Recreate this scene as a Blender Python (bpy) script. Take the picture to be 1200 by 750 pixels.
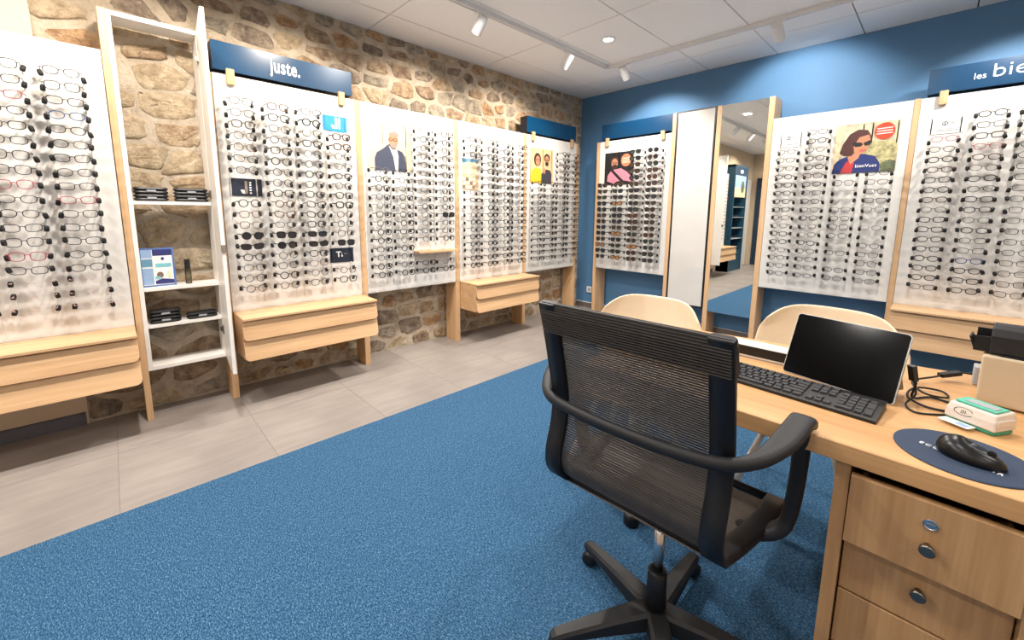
import bpy, math, random
from mathutils import Vector, Matrix
import numpy as np

for o in list(bpy.data.objects): bpy.data.objects.remove(o, do_unlink=True)
SC = bpy.context.scene
COL = SC.collection
R = math.radians
PI = math.pi

# ------------------------------------------------------------------ camera
cam_d = bpy.data.cameras.new('camera')
cam = bpy.data.objects.new('camera', cam_d); COL.objects.link(cam)
yaw, pit, rol = R(45.753), R(8.208), R(-0.4886)
fw = Vector((-math.sin(yaw)*math.cos(pit), math.cos(yaw)*math.cos(pit), -math.sin(pit)))
rt = Vector((math.cos(yaw), math.sin(yaw), 0)); dn = fw.cross(rt)
r2 = rt*math.cos(rol) + dn*math.sin(rol); d2 = dn*math.cos(rol) - rt*math.sin(rol)
M = Matrix((r2, -d2, -fw)).transposed().to_4x4()
M.translation = Vector((3.3366, -4.4346, 1.2366))
cam.matrix_world = M
cam_d.sensor_width = 36; cam_d.lens = 482.4/1200*36
cam_d.shift_x = (600-602.14)/1200; cam_d.shift_y = (318.25-375)/1200
cam_d.clip_start = .05
SC.camera = cam

# ------------------------------------------------------------------ world, exposure
w = bpy.data.worlds.new('world'); SC.world = w; w.use_nodes = True
w.node_tree.nodes['Background'].inputs[0].default_value = (.9, .95, 1, 1)
w.node_tree.nodes['Background'].inputs[1].default_value = .3
SC.view_settings.view_transform = 'Standard'; SC.view_settings.look = 'None'
SC.view_settings.gamma = 1; SC.view_settings.use_curve_mapping = False
SC.view_settings.exposure = 0.3
DOWN_W, SPOT_W = 14, 17         # lamp powers used by the lamp builders below
WARM, NEUT = (1, .87, .72), (1, .95, .89)

# ------------------------------------------------------------------ materials
def lin(c):
    c = [x/255 for x in c]
    return tuple((x/12.92 if x <= .04045 else ((x+.055)/1.055)**2.4) for x in c) + (1,)
MAT = {}
def base(name):
    m = bpy.data.materials.new(name); m.use_nodes = True
    MAT[name] = m
    return m, m.node_tree.nodes, m.node_tree.links, m.node_tree.nodes['Principled BSDF']
def tex_coord(N, L, scale=(1, 1, 1)):
    tc = N.new('ShaderNodeTexCoord'); mp = N.new('ShaderNodeMapping'); mp.inputs['Scale'].default_value = scale
    L.new(tc.outputs['Object'], mp.inputs[0]); return mp.outputs[0]
def ramp(N, L, fac, stops):
    r = N.new('ShaderNodeValToRGB'); e = r.color_ramp.elements
    while len(e) < len(stops): e.new(.5)
    for el, (p, c) in zip(e, stops): el.position = p; el.color = c
    L.new(fac, r.inputs[0]); return r.outputs[0]
def noise(N, L, vec, scale, detail=4, rough=.55):
    n = N.new('ShaderNodeTexNoise'); n.inputs['Scale'].default_value = scale
    n.inputs['Detail'].default_value = detail; n.inputs['Roughness'].default_value = rough
    L.new(vec, n.inputs['Vector']); return n.outputs[0]
def bump(N, L, b, h, strength, dist):
    n = N.new('ShaderNodeBump'); n.inputs['Strength'].default_value = strength; n.inputs['Distance'].default_value = dist
    L.new(h, n.inputs['Height']); L.new(n.outputs[0], b.inputs['Normal'])
def plain(name, rgb, rough=.5, metal=0, var=.06, spec=.5, coat=0, scale=30):
    m, N, L, b = base(name)
    c = lin(rgb); v = tex_coord(N, L)
    f = noise(N, L, v, scale, 3)
    lo = tuple(x*(1-var) for x in c[:3]) + (1,); hi = tuple(min(1, x*(1+var)) for x in c[:3]) + (1,)
    L.new(ramp(N, L, f, [(.3, lo), (.7, hi)]), b.inputs['Base Color'])
    b.inputs['Roughness'].default_value = rough; b.inputs['Metallic'].default_value = metal
    b.inputs['Specular IOR Level'].default_value = spec; b.inputs['Coat Weight'].default_value = coat
    b.inputs['Coat Roughness'].default_value = .06
    return m
def emit(name, rgb, strength):
    m, N, L, b = base(name)
    b.inputs['Base Color'].default_value = lin(rgb); b.inputs['Emission Color'].default_value = lin(rgb)
    b.inputs['Emission Strength'].default_value = strength
    return m
def wood(name, axis, dark, light, rough=.45):
    m, N, L, b = base(name)
    s = [9, 9, 9]; s[axis] = .55
    v = tex_coord(N, L, s)
    a = noise(N, L, v, 1.6, 4, .6)
    s2 = [120, 120, 120]; s2[axis] = 2.5
    g = noise(N, L, tex_coord(N, L, s2), 1.0, 3, .6)
    mx = N.new('ShaderNodeMath'); mx.operation = 'MULTIPLY_ADD'; mx.inputs[1].default_value = .35
    L.new(g, mx.inputs[0]); 
    ms = N.new('ShaderNodeMath'); ms.operation = 'MULTIPLY'; ms.inputs[1].default_value = .75
    L.new(a, ms.inputs[0]); L.new(ms.outputs[0], mx.inputs[2])
    L.new(ramp(N, L, mx.outputs[0], [(.35, lin(dark)), (.52, tuple((p+q)/2 for p, q in zip(lin(dark), lin(light)))), (.68, lin(light))]), b.inputs['Base Color'])
    b.inputs['Roughness'].default_value = rough
    bump(N, L, b, g, .15, .0006)
    return m
OAKX = wood('oak_along_x', 0, (184, 144, 104), (216, 178, 136))
OAKZ = wood('oak_upright', 2, (188, 148, 106), (218, 180, 138))
DESKW = wood('desk_oak', 0, (184, 136, 86), (216, 170, 118), .4)
DESKZ = wood('desk_oak_upright', 2, (164, 122, 80), (198, 156, 110), .5)
WHITE = plain('white_lacquer', (236, 232, 226), .35, var=.015)
PANEL = plain('panel_white', (219, 216, 211), .5, var=.015, scale=4)
BLACKP = plain('black_plastic', (18, 18, 20), .42, var=.1)
BLACKR = plain('black_rubber', (14, 14, 15), .6, var=.1)
BLACKM = plain('black_matte_plastic', (26, 26, 29), .55, var=.1)
NAVY = plain('dark_navy_frame_plastic', (12, 13, 20), .5, var=.1)
CHROME = plain('chrome', (205, 205, 210), .18, metal=1, var=.02)
STEEL = plain('brushed_steel', (138, 130, 120), .32, metal=1, var=.05)
SIGNB = plain('sign_blue_gloss', (1, 54, 88), .28, var=.05, scale=6)
SIGND = plain('sign_edge_navy', (14, 22, 36), .5)
TEAL = plain('unit_teal', (20, 66, 88), .45)
WALLB = plain('wall_blue_paint', (86, 132, 174), .62, var=.03, scale=5)
PLAST = plain('plaster_beige', (214, 194, 168), .8, var=.03, scale=6)
CEIL = plain('ceiling_tile_white', (246, 245, 244), .9, var=.02, scale=60)
GROOVE = plain('ceiling_groove', (84, 80, 78), .9)
SKIRT = plain('skirting_tile_shaded', (112, 102, 98), .5, var=.1, scale=10)  # same tile as the floor, its shade mixed into a darker colour
SKIRTG = plain('skirting_grey', (92, 94, 104), .5, var=.08)
WHITEM = plain('lamp_white_metal', (230, 230, 230), .4, var=.02)
LENSLIT = emit('lamp_lens_lit', (255, 240, 220), 14)
SHELL = plain('shell_cream_plastic', (236, 214, 184), .38, var=.02)
PAPER = plain('paper_white', (240, 238, 234), .7, var=.01)
SCREEN = plain('black_screen_glass', (4, 4, 6), .12, var=.0, spec=.2)
SILVER = plain('silver_case', (196, 194, 190), .35, metal=.6, var=.03)
BEIGE = plain('printer_beige', (206, 188, 160), .55, var=.02)
MINT = plain('mint_green_plastic', (92, 196, 170), .35, var=.03)
MINTD = plain('green_base_plastic', (60, 150, 118), .45, var=.03)
OFFW = plain('terminal_off_white', (224, 212, 200), .4, var=.02)
GREYP = plain('grey_plastic', (166, 168, 172), .5, var=.04)
KEYC = plain('key_charcoal', (40, 40, 43), .5, var=.08)
KBASE = plain('keyboard_body_black', (24, 24, 26), .5, var=.08)
PADM = plain('mouse_pad_navy', (44, 60, 84), .75, var=.08, scale=200)
PRINTW = plain('white_print', (240, 240, 240), .6, var=0)
INK = plain('grey_ink', (34, 37, 46), .7, var=.1)
CARDN = plain('card_navy', (32, 38, 54), .5, var=.05)
CARDB = plain('card_blue', (34, 140, 190), .5, var=.04)
REDP = plain('print_red', (214, 66, 38), .6, var=.04)
MESHT = plain('mesh_strand_dark', (30, 28, 28), .6, var=.1)
MESHL = plain('mesh_strand_grey_brown', (66, 60, 56), .55, var=.15)
m, N, L, b = base('mirror_glass'); b.inputs['Metallic'].default_value = 1; b.inputs['Roughness'].default_value = .005
b.inputs['Base Color'].default_value = (.86, .88, .86, 1); MIRROR = m
m, N, L, b = base('gloss_white_board'); v = tex_coord(N, L); f = noise(N, L, v, 3, 2)
L.new(ramp(N, L, f, [(.3, lin((206, 203, 198))), (.7, lin((212, 209, 204)))]), b.inputs['Base Color'])
b.inputs['Roughness'].default_value = .04; b.inputs['Specular IOR Level'].default_value = .9; GLOSSW = m
def glassy(name, rgb, alpha, rough=.03):
    m, N, L, b = base(name)
    tr = N.new('ShaderNodeBsdfTransparent'); tr.inputs[0].default_value = lin(rgb)
    gl = N.new('ShaderNodeBsdfGlossy'); gl.inputs['Roughness'].default_value = rough
    lw = N.new('ShaderNodeFresnel'); lw.inputs[0].default_value = 1.5
    mu = N.new('ShaderNodeMath'); mu.operation = 'ADD'; mu.inputs[1].default_value = alpha
    L.new(lw.outputs[0], mu.inputs[0])
    mx = N.new('ShaderNodeMixShader'); L.new(mu.outputs[0], mx.inputs[0]); L.new(tr.outputs[0], mx.inputs[1]); L.new(gl.outputs[0], mx.inputs[2])
    L.new(mx.outputs[0], N['Material Output'].inputs[0]); return m
LENS = glassy('clear_lens', (246, 246, 246), .0)
ACRYL = plain('rail_translucent_grey', (214, 212, 208), .3, var=.01)
BOTTLEG = glassy('bottle_glass', (206, 206, 190), .02)
SUNLENS = [plain('sun_lens_grey', (38, 38, 42), .1, var=0), plain('sun_lens_brown', (62, 44, 34), .1, var=0),
           plain('sun_lens_amber', (150, 104, 64), .12, var=0), plain('sun_lens_green', (40, 48, 42), .1, var=0)]
FR = dict(black=plain('frame_black', (16, 16, 18), .3), gunmetal=plain('frame_gunmetal', (42, 42, 47), .35, metal=.3),
          tortoise=plain('frame_tortoise', (74, 44, 28), .3, var=.5, scale=120), red=plain('frame_red', (150, 44, 58), .35),
          blue=plain('frame_blue', (36, 62, 112), .35), grey=plain('frame_grey', (92, 92, 98), .35), pink=plain('frame_pink', (206, 160, 156), .35))

# stone, mortar, floor, carpet
STONES = []
for i, (a_, b_) in enumerate([((186, 156, 126), (226, 202, 168)), ((166, 140, 118), (214, 190, 160)), ((170, 158, 142), (216, 202, 180)), ((192, 152, 116), (232, 198, 156)), ((148, 132, 118), (200, 182, 160)), ((200, 176, 144), (238, 218, 186))]):
    m, N, L, b = base('stone_%s' % ['tan', 'brown', 'grey', 'ochre', 'dark', 'pale'][i])
    v = tex_coord(N, L); n1 = noise(N, L, v, 14, 9, .72); n2 = noise(N, L, v, 48, 8, .75)
    L.new(ramp(N, L, n1, [(.30, tuple(x*.62 for x in lin(a_)[:3])+(1,)), (.42, lin(a_)), (.60, lin(b_)), (.72, lin((232, 212, 180)))]), b.inputs['Base Color'])
    b.inputs['Roughness'].default_value = .9
    ad = N.new('ShaderNodeMath'); ad.operation = 'ADD'; L.new(n1, ad.inputs[0]); L.new(n2, ad.inputs[1])
    bump(N, L, b, ad.outputs[0], 1.0, .03); STONES.append(m)
m, N, L, b = base('mortar'); v = tex_coord(N, L); n1 = noise(N, L, v, 8, 8, .7); n2 = noise(N, L, v, 40, 8, .75)
L.new(ramp(N, L, n1, [(.3, lin((168, 150, 130))), (.45, lin((208, 192, 170))), (.65, lin((230, 216, 196)))]), b.inputs['Base Color']); b.inputs['Roughness'].default_value = .95
bump(N, L, b, n2, 1.0, .025); MORTAR = m
m, N, L, b = base('floor_tile_grey_beige'); v = tex_coord(N, L, (14, 2.2, 4)); n1 = noise(N, L, v, 1.3, 7, .65)
n2 = noise(N, L, tex_coord(N, L), 2.2, 3)
mm = N.new('ShaderNodeMath'); mm.operation = 'MULTIPLY_ADD'; mm.inputs[1].default_value = .5; L.new(n2, mm.inputs[0])
ms = N.new('ShaderNodeMath'); ms.operation = 'MULTIPLY'; ms.inputs[1].default_value = .5; L.new(n1, ms.inputs[0]); L.new(ms.outputs[0], mm.inputs[2])
L.new(ramp(N, L, mm.outputs[0], [(.3, lin((126, 119, 114))), (.7, lin((160, 151, 144)))]), b.inputs['Base Color']); b.inputs['Roughness'].default_value = .42; FTILE = m
m, N, L, b = base('grout'); b.inputs['Base Color'].default_value = lin((126, 119, 113)); b.inputs['Roughness'].default_value = .9; GROUT = m
m, N, L, b = base('carpet_blue'); v = tex_coord(N, L)
n1 = noise(N, L, v, 240, 2, .6); n2 = noise(N, L, tex_coord(N, L, (90, 330, 1)), 1, 2, .6)
wv = N.new('ShaderNodeTexWave'); wv.inputs['Scale'].default_value = 55; wv.bands_direction = 'X'; wv.inputs['Distortion'].default_value = 1.5
L.new(v, wv.inputs['Vector'])
ad = N.new('ShaderNodeMath'); ad.operation = 'ADD'; L.new(n1, ad.inputs[0]); L.new(n2, ad.inputs[1])
hf = N.new('ShaderNodeMath'); hf.operation = 'MULTIPLY'; hf.inputs[1].default_value = .5; L.new(ad.outputs[0], hf.inputs[0])
L.new(ramp(N, L, hf.outputs[0], [(.34, lin((20, 48, 74))), (.5, lin((46, 88, 124))), (.66, lin((112, 148, 176)))]), b.inputs['Base Color'])
b.inputs['Roughness'].default_value = .95; b.inputs['Specular IOR Level'].default_value = .15
ad2 = N.new('ShaderNodeMath'); ad2.operation = 'MULTIPLY_ADD'; ad2.inputs[1].default_value = .5; L.new(wv.outputs['Fac'], ad2.inputs[0]); L.new(hf.outputs[0], ad2.inputs[2])
bump(N, L, b, ad2.outputs[0], .6, .004); CARPET = m

# ------------------------------------------------------------------ mesh builder
class MB:
    def __init__(s): s.v = []; s.f = []; s.mi = []; s.sm = []
    def add(s, vs, fs, mi=0, smooth=False):
        o = len(s.v); s.v += [tuple(p) for p in vs]
        for f in fs: s.f.append(tuple(i+o for i in f)); s.mi.append(mi); s.sm.append(smooth)
        return s
    def box(s, x0, x1, y0, y1, z0, z1, mi=0):
        vs = [(x, y, z) for z in (z0, z1) for y in (y0, y1) for x in (x0, x1)]
        return s.add(vs, [(0, 2, 3, 1), (4, 5, 7, 6), (0, 1, 5, 4), (2, 6, 7, 3), (0, 4, 6, 2), (1, 3, 7, 5)], mi)
    def loft(s, rings, mi=0, smooth=False, cap=True, closed=True):
        n = len(rings[0]); vs = [p for r in rings for p in r]; fs = []
        for i in range(len(rings)-1):
            for j in range(n if closed else n-1):
                k = (j+1) % n; fs.append((i*n+j, i*n+k, (i+1)*n+k, (i+1)*n+j))
        s.add(vs, fs, mi, smooth)
        if cap:
            o = len(s.v)-len(vs)
            s.f.append(tuple(o+j for j in reversed(range(n)))); s.mi.append(mi); s.sm.append(False)
            s.f.append(tuple(o+(len(rings)-1)*n+j for j in range(n))); s.mi.append(mi); s.sm.append(False)
        return s
    def rbox(s, x0, x1, y0, y1, z0, z1, r, mi=0, seg=4, top=.3):
        # upright rounded-corner block with eased top and bottom
        def ring(inset, z):
            q = []; rr = max(r-inset, .0003)
            for cx, cy, a0 in ((x1-r, y1-r, 0), (x0+r, y1-r, 90), (x0+r, y0+r, 180), (x1-r, y0+r, 270)):
                for k in range(seg+1):
                    a = R(a0+90*k/seg); q.append((cx+rr*math.cos(a), cy+rr*math.sin(a), z))
            return q
        e = min(r*top, (z1-z0)*.45)
        return s.loft([ring(e, z0), ring(0, z0+e), ring(0, z1-e), ring(e*.3, z1-e*.3), ring(e, z1)], mi)
    def prism(s, poly, fn, t0, t1, mi=0):
        # poly: 2D points; fn(u, v, t) -> 3D; extruded t0..t1
        a = [fn(u, v, t0) for u, v in poly]; b = [fn(u, v, t1) for u, v in poly]
        return s.loft([a, b], mi)
    def lathe(s, prof, n=16, c=(0, 0, 0), axis='z', mi=0, smooth=True):
        rings = []
        for r_, h in prof:
            q = []
            for k in range(n):
                a = 2*PI*k/n; p = (r_*math.cos(a), r_*math.sin(a), h)
                if axis == 'x': p = (p[2], p[0], p[1])
                if axis == 'y': p = (p[1], p[2], p[0])
                q.append((p[0]+c[0], p[1]+c[1], p[2]+c[2]))
            rings.append(q)
        return s.loft(rings, mi, smooth)
    def sweep(s, path, sec, up=(0, 0, 1), mi=0, smooth=True, closed=False):
        path = [Vector(p) for p in path]; n = len(path); rings = []; up = Vector(up)
        for i, p in enumerate(path):
            a = path[(i-1) % n] if (closed or i > 0) else p; b = path[(i+1) % n] if (closed or i < n-1) else p
            t = (b-a).normalized(); sd = t.cross(up)
            if sd.length < 1e-4: sd = t.cross(Vector((0, 1, 0.01)))
            sd.normalize(); u2 = sd.cross(t)
            sc = sec[i] if hasattr(sec, 'get') else sec
            rings.append([tuple(p+sd*x+u2*y) for x, y in sc])
        if closed: rings.append(rings[0])
        return s.loft(rings, mi, smooth, cap=not closed)
    def tube(s, path, r, n=8, mi=0, closed=False, up=(0, 0, 1)):
        return s.sweep(path, [(r*math.cos(2*PI*k/n), r*math.sin(2*PI*k/n)) for k in range(n)], up, mi, True, closed)
    def mesh(s, name, mats):
        me = bpy.data.meshes.new(name); me.from_pydata(s.v, [], s.f); me.update()
        for m in (mats if isinstance(mats, (list, tuple)) else [mats]): me.materials.append(m)
        me.polygons.foreach_set('material_index', s.mi); me.polygons.foreach_set('use_smooth', s.sm)
        return me
def link(name, data, parent=None, loc=(0, 0, 0), rz=0.0):
    o = bpy.data.objects.new(name, data); COL.objects.link(o)
    o.location = loc; o.rotation_euler = (0, 0, rz)
    if parent is not None: o.parent = parent
    return o
def part(name, mb, mats, parent, loc=(0, 0, 0), rz=0.0): return link(name, mb.mesh(name, mats), parent, loc, rz)
def tag(o, label, cat, group=None):
    o['label'] = label; o['category'] = cat
    if group: o['group'] = group
    return o
def thing(name, label, cat, loc=(0, 0, 0), rz=0.0, group=None):
    return tag(link(name, None, None, loc, rz), label, cat, group)
def struct(name, mb, mats):
    o = part(name, mb, mats, None); o['kind'] = 'structure'; return o
def smoothpath(pts, k=6):
    pts = [Vector(p) for p in pts]; out = []
    for i in range(len(pts)-1):
        p0 = pts[max(i-1, 0)]; p1 = pts[i]; p2 = pts[i+1]; p3 = pts[min(i+2, len(pts)-1)]
        for j in range(k):
            t = j/k
            out.append(.5*((2*p1)+(p2-p0)*t+(2*p0-5*p1+4*p2-p3)*t*t+(3*p1-p0-3*p2+p3)*t**3))
    out.append(pts[-1]); return out
def bevel(o, w=.003, seg=2):
    b = o.modifiers.new('bevel', 'BEVEL'); b.width = w; b.segments = seg; b.limit_method = 'ANGLE'; return o
def ell(cx, cy, rx, ry, n=18, a0=0, a1=360):
    return [(cx+rx*math.cos(R(a0+(a1-a0)*k/n)), cy+ry*math.sin(R(a0+(a1-a0)*k/n))) for k in range(n if a1-a0 == 360 else n+1)]
def text_mesh(body, size, mat, name, bold=0, xs=1.0, shear=0, spacing=1.0):
    cu = bpy.data.curves.new(name, 'FONT'); cu.body = body; cu.size = size; cu.extrude = .0006; cu.offset = bold
    cu.align_x = 'CENTER'; cu.shear = shear; cu.space_character = spacing; cu.resolution_u = 3
    t = bpy.data.objects.new('lettering_tmp', cu); COL.objects.link(t)
    bpy.context.view_layer.update()
    me = bpy.data.meshes.new_from_object(t.evaluated_get(bpy.context.evaluated_depsgraph_get()))
    bpy.data.objects.remove(t, do_unlink=True); bpy.data.curves.remove(cu)
    me.name = name
    if xs != 1: me.transform(Matrix.Diagonal((xs, 1, 1, 1)))
    me.materials.clear(); me.materials.append(mat); return me
# a wall frame: s runs along the wall, d outwards from it, z up; local = (s, -d, z)
WL = ((0, 0, 0), PI/2)      # stone wall (s is world y, d is world x)
WB = ((0, 0, 0), 0.0)       # blue wall (s is world x, d is minus world y)
def wpt(wall, s, d, z): return (d, s, z) if wall is WL else (s, -d, z)

H = 2.665; XR, YF = 5.6, -7.45
rng = random.Random(7)
ORD = ['first', 'second', 'third', 'fourth', 'fifth', 'sixth', 'seventh', 'eighth', 'ninth', 'tenth', 'eleventh', 'twelfth', 'thirteenth', 'fourteenth', 'fifteenth', 'sixteenth', 'seventeenth', 'eighteenth']
# ------------------------------------------------------------------ the room
floor = struct('floor', MB().box(-.2, XR+.1, YF-.1, .1, -.12, -.0018), GROUT)
ft = MB().box(-.2992, .2992, -.2917, .2917, -.0018, 0).mesh('floor_tile', FTILE)
ys = [-3.934+.585*k for k in range(-6, 7)]
for i, x in enumerate((.231, .831)):
    for y in ys:
        if YF < y+.29 and y < .3: 
            t = link('floor_tile', ft, floor, (x, y+.2925, 0)); t.rotation_euler.z = PI*rng.randint(0, 1)
for k in range(8):
    link('floor_tile', ft, floor, (1.431+.6*k, -.262, 0))
cp = part('carpet', MB().box(1.13, XR, YF, -.554, -.0015, .0035), CARPET, None)
tag(cp, 'blue ribbed fitted carpet beside the grey tile strip', 'carpet')

ceil = struct('ceiling', MB().box(-.1, XR+.1, YF-.1, .1, H+.012, H+.12), GROOVE)
ct = MB().box(-.2962, .2962, -.5877, .5877, H, H+.012).mesh('ceiling_tile', CEIL)
for i in range(-1, 9):
    for j in range(-6, 2):
        cx, cy = .357+.6*i+.3, -1.642+1.183*j+.5915
        x0, x1 = max(cx-.2962, 0), min(cx+.2962, XR); y0, y1 = max(cy-.5877, YF), min(cy+.5877, 0)
        if x1-x0 < .03 or y1-y0 < .03: continue
        if x1-x0 > .592 and y1-y0 > 1.175: link('ceiling_tile', ct, ceil, (cx, cy, 0))
        else: part('ceiling_tile', MB().box(x0, x1, y0, y1, H, H+.012), CEIL, ceil)
SEND = -4.632
wl = struct('wall_left', MB().box(-.2, 0, SEND, 0, 0, H), MORTAR)
struct('wall_left_plaster', MB().box(-.2, .012, YF, SEND, 0, H), PLAST)
struct('wall_back', MB().box(-.2, XR+.2, 0, .2, 0, H), WALLB)
struct('wall_right', MB().box(XR, XR+.2, YF, 0, 0, H), PLAST)
struct('wall_front', MB().box(-.2, XR+.2, YF-.2, YF, 0, H), PLAST)
struct('baseboard_back', MB().box(.0, XR, -.016, 0, 0, .064).box(.0, XR, -.017, 0, .064, .068, 1), [SKIRT, PAPER])
struct('baseboard_left', MB().box(0, .026, -5.28, SEND-.01, 0, .074), SKIRTG)

# stones of the rubble wall, each its own object
def clip(poly, p, nrm):
    out = []
    for i in range(len(poly)):
        a, b2 = poly[i], poly[(i+1) % len(poly)]
        da = (a[0]-p[0])*nrm[0]+(a[1]-p[1])*nrm[1]; db = (b2[0]-p[0])*nrm[0]+(b2[1]-p[1])*nrm[1]
        if da <= 0: out.append(a)
        if da*db < 0:
            t = da/(da-db); out.append((a[0]+(b2[0]-a[0])*t, a[1]+(b2[1]-a[1])*t))
    return out
sites = []
z = .05; row = 0
while z < H+.1:
    hgt = rng.uniform(.115, .175); y = -4.75+rng.uniform(0, .2)
    while y < .1:
        big = 1.35 if y < -3.95 else 1.0
        wdt = rng.uniform(.13, .29)*big
        sites.append((y+wdt/2, z+rng.uniform(-.03, .03))); y += wdt
    z += hgt*1.02; row += 1
AN = .62   # stones are wider than tall
def stone_mesh(poly, rr):
    cx = sum(p[0] for p in poly)/len(poly); cz = sum(p[1] for p in poly)/len(poly); q = poly
    q = [pt for i in range(len(q)) for pt in ((q[i][0]*.88+q[(i+1) % len(q)][0]*.12, q[i][1]*.88+q[(i+1) % len(q)][1]*.12), (q[i][0]*.2+q[(i+1) % len(q)][0]*.8, q[i][1]*.2+q[(i+1) % len(q)][1]*.8))]
    sc_ = rr.uniform(.90, 1.08)
    q = [(cx+(x-cx)*sc_*rr.uniform(.88, 1.08), cz+(zz-cz)*sc_*rr.uniform(.88, 1.08)) for x, zz in q]
    q = [pt for i in range(len(q)) for pt in (q[i], ((q[i][0]+q[(i+1) % len(q)][0])/2+rr.uniform(-.006, .006), (q[i][1]+q[(i+1) % len(q)][1])/2+rr.uniform(-.005, .005)))]
    pd = rr.uniform(.003, .018)
    def ring(k, d, j): return [(d+rr.uniform(-j, j), cx+(x-cx)*k, cz+(zz-cz)*k) for x, zz in q]
    return MB().loft([ring(1.03, -.012, 0), ring(1.0, .0015, .001), ring(.94, pd*.8, .004), ring(.62, pd, .006), ring(.25, pd, .005)], 0, True)
ns = 0
for i, (sy, sz) in enumerate(sites):
    if not (sz > 1.99 or sz < .66 or sy < -3.86): continue
    if sz > 1.99 and sy < -4.39 and sz < 2.02: continue
    poly = [(sy-.4, sz-.3), (sy+.4, sz-.3), (sy+.4, sz+.3), (sy-.4, sz+.3)]
    gap = rng.uniform(.007, .026)
    for j, (ty, tz) in enumerate(sites):
        if j == i or abs(ty-sy) > .7 or abs(tz-sz) > .5: continue
        mx, mz = (sy+ty)/2, (sz+tz)/2; nx, nz = (ty-sy)*AN*AN, (tz-sz)
        l = math.hypot(nx, nz); nx /= l; nz /= l
        poly = clip(poly, (mx-nx*gap, mz-nz*gap), (nx, nz))
        if len(poly) < 3: break
    if len(poly) < 3: continue
    poly = clip(poly, (0, .012), (0, -1)); poly = clip(poly, (0, H-.006), (0, 1)) if poly else poly
    poly = clip(poly, (SEND+.004, 0), (-1, 0)) if poly else poly; poly = clip(poly, (-.01, 0), (1, 0)) if poly else poly
    if len(poly) < 3: continue
    yy = [p[0] for p in poly]; zz_ = [p[1] for p in poly]
    if max(yy)-min(yy) < .05 or max(zz_)-min(zz_) < .04: continue
    part('stone', stone_mesh(poly, rng), rng.choice([STONES[0], STONES[3], STONES[5], STONES[5]] if (sy < -3.9 and .85 < sz < 2.3) else STONES), wl); ns += 1

# ------------------------------------------------------------------ lamps in the ceiling
def downlight(x, y, where, k=1.0):
    t = thing('downlight', 'round white recessed downlight, ' + where, 'downlight', (x, y, H), 0, 'recessed downlights')
    part('trim', MB().lathe([(.052, 0), (.060, -.004), (.060, -.007), (.044, -.006), (.042, 0)], 24), WHITEM, t)
    part('lens', MB().lathe([(.001, -.003), (.041, -.003), (.041, 0.0)], 24), LENSLIT, t)
    l = bpy.data.lights.new('downlight_glow', 'AREA'); l.shape = 'DISK'; l.size = .1; l.energy = DOWN_W*k; l.color = NEUT
    lo = link('downlight_glow', l, t, (0, 0, -.012)); lo.data.spread = R(165)
for ix, x in enumerate((1.25, 2.95, 4.65)):  # middle and plain-wall rows are added, unseen, to light the room
    for iy, y in enumerate((-1.33, -2.75, -4.17, -5.59, -6.95)):
        downlight(x, y, '%s from the blue wall, %s' % (ORD[iy], ['row by the stone wall', 'added middle row', 'added row by the plain wall'][ix]), ((2.2, 2.1, 2.0, 1.5, 1.2), (1.0, .8, .42, .4, .5), (.7, .6, .5, .5, .6))[ix][iy])
def rail(label, p0, p1, horiz):
    t = thing('track_rail', label, 'light track', (p0[0], p0[1], H), 0, 'ceiling light tracks')
    dx, dy = p1[0]-p0[0], p1[1]-p0[1]
    b_ = MB(); g = MB()
    if horiz: b_.box(-.018, dx, -.018, -.006, -.03, 0).box(-.018, dx, .006, .018, -.03, 0).box(-.018, dx, -.006, .006, -.012, 0); g.box(.02, dx, -.006, .006, -.014, -.012)
    else: b_.box(-.018, -.006, min(0, dy), max(0, dy), -.03, 0).box(.006, .018, min(0, dy), max(0, dy), -.03, 0).box(-.006, .006, min(0, dy), max(0, dy), -.012, 0); g.box(-.006, .006, min(dy, 0), -.02, -.014, -.012)
    part('rail_body', b_, WHITEM, t); part('rail_groove', g, BLACKP, t)
rail('long white ceiling track running beside the stone wall', (.895, -.80), (.895, -6.9), False)
rail('white ceiling track running beside the blue wall', (.915, -.79), (5.3, -.79), True)
def spot(x, y, target, label, power=1.0, cone=104):
    t = thing('track_spotlight', label, 'spotlight', (x, y, H-.03), 0, 'track spotlights')
    piv = Vector((0, 0, -.045)); tv = Vector(target)-(Vector((x, y, H-.03))+piv)
    dirv = tv.normalized(); side = dirv.cross(Vector((0, 0, 1))).normalized()
    wide = abs(dirv.y) > abs(dirv.x)
    part('adapter', MB().box(*((-.05, .05, -.015, .015) if wide else (-.015, .015, -.05, .05)), -.006, .0), WHITEM, t)
    part('stem', MB().lathe([(.007, -.045), (.007, -.004)], 10), WHITEM, t)
    q = dirv.to_track_quat('-Z', 'Y')
    h = part('head', MB().lathe([(.036, .035), (.037, .03), (.037, -.095), (.035, -.098), (.031, -.09), (.030, -.05)], 24), WHITEM, t, piv)
    h.rotation_mode = 'QUATERNION'; h.rotation_quaternion = q
    part('lamp_lens', MB().lathe([(.001, -.062), (.029, -.062), (.029, -.058)], 20), LENSLIT, h)
    l = bpy.data.lights.new('spot_glow', 'SPOT'); l.energy = SPOT_W*power*PI; l.color = WARM if x < .95 and y < -1 else NEUT; l.spot_size = R(cone); l.spot_blend = .5; l.shadow_soft_size = .03
    lo = link('spot_glow', l, h, (0, 0, -.11))
    return t
for i, y in enumerate((-1.40, -2.40, -3.45, -4.2, -4.95, -6.0)):
    spot(.895, y, (.12, y-.05, 1.68), 'white cylinder spotlight, %s on the track beside the stone wall' % ['first from the blue wall', 'second from the blue wall', 'third from the blue wall', 'fourth from the blue wall', 'fifth from the blue wall', 'last from the blue wall'][i], (.85, .8, .72, .62, .55, .8)[i])
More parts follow.
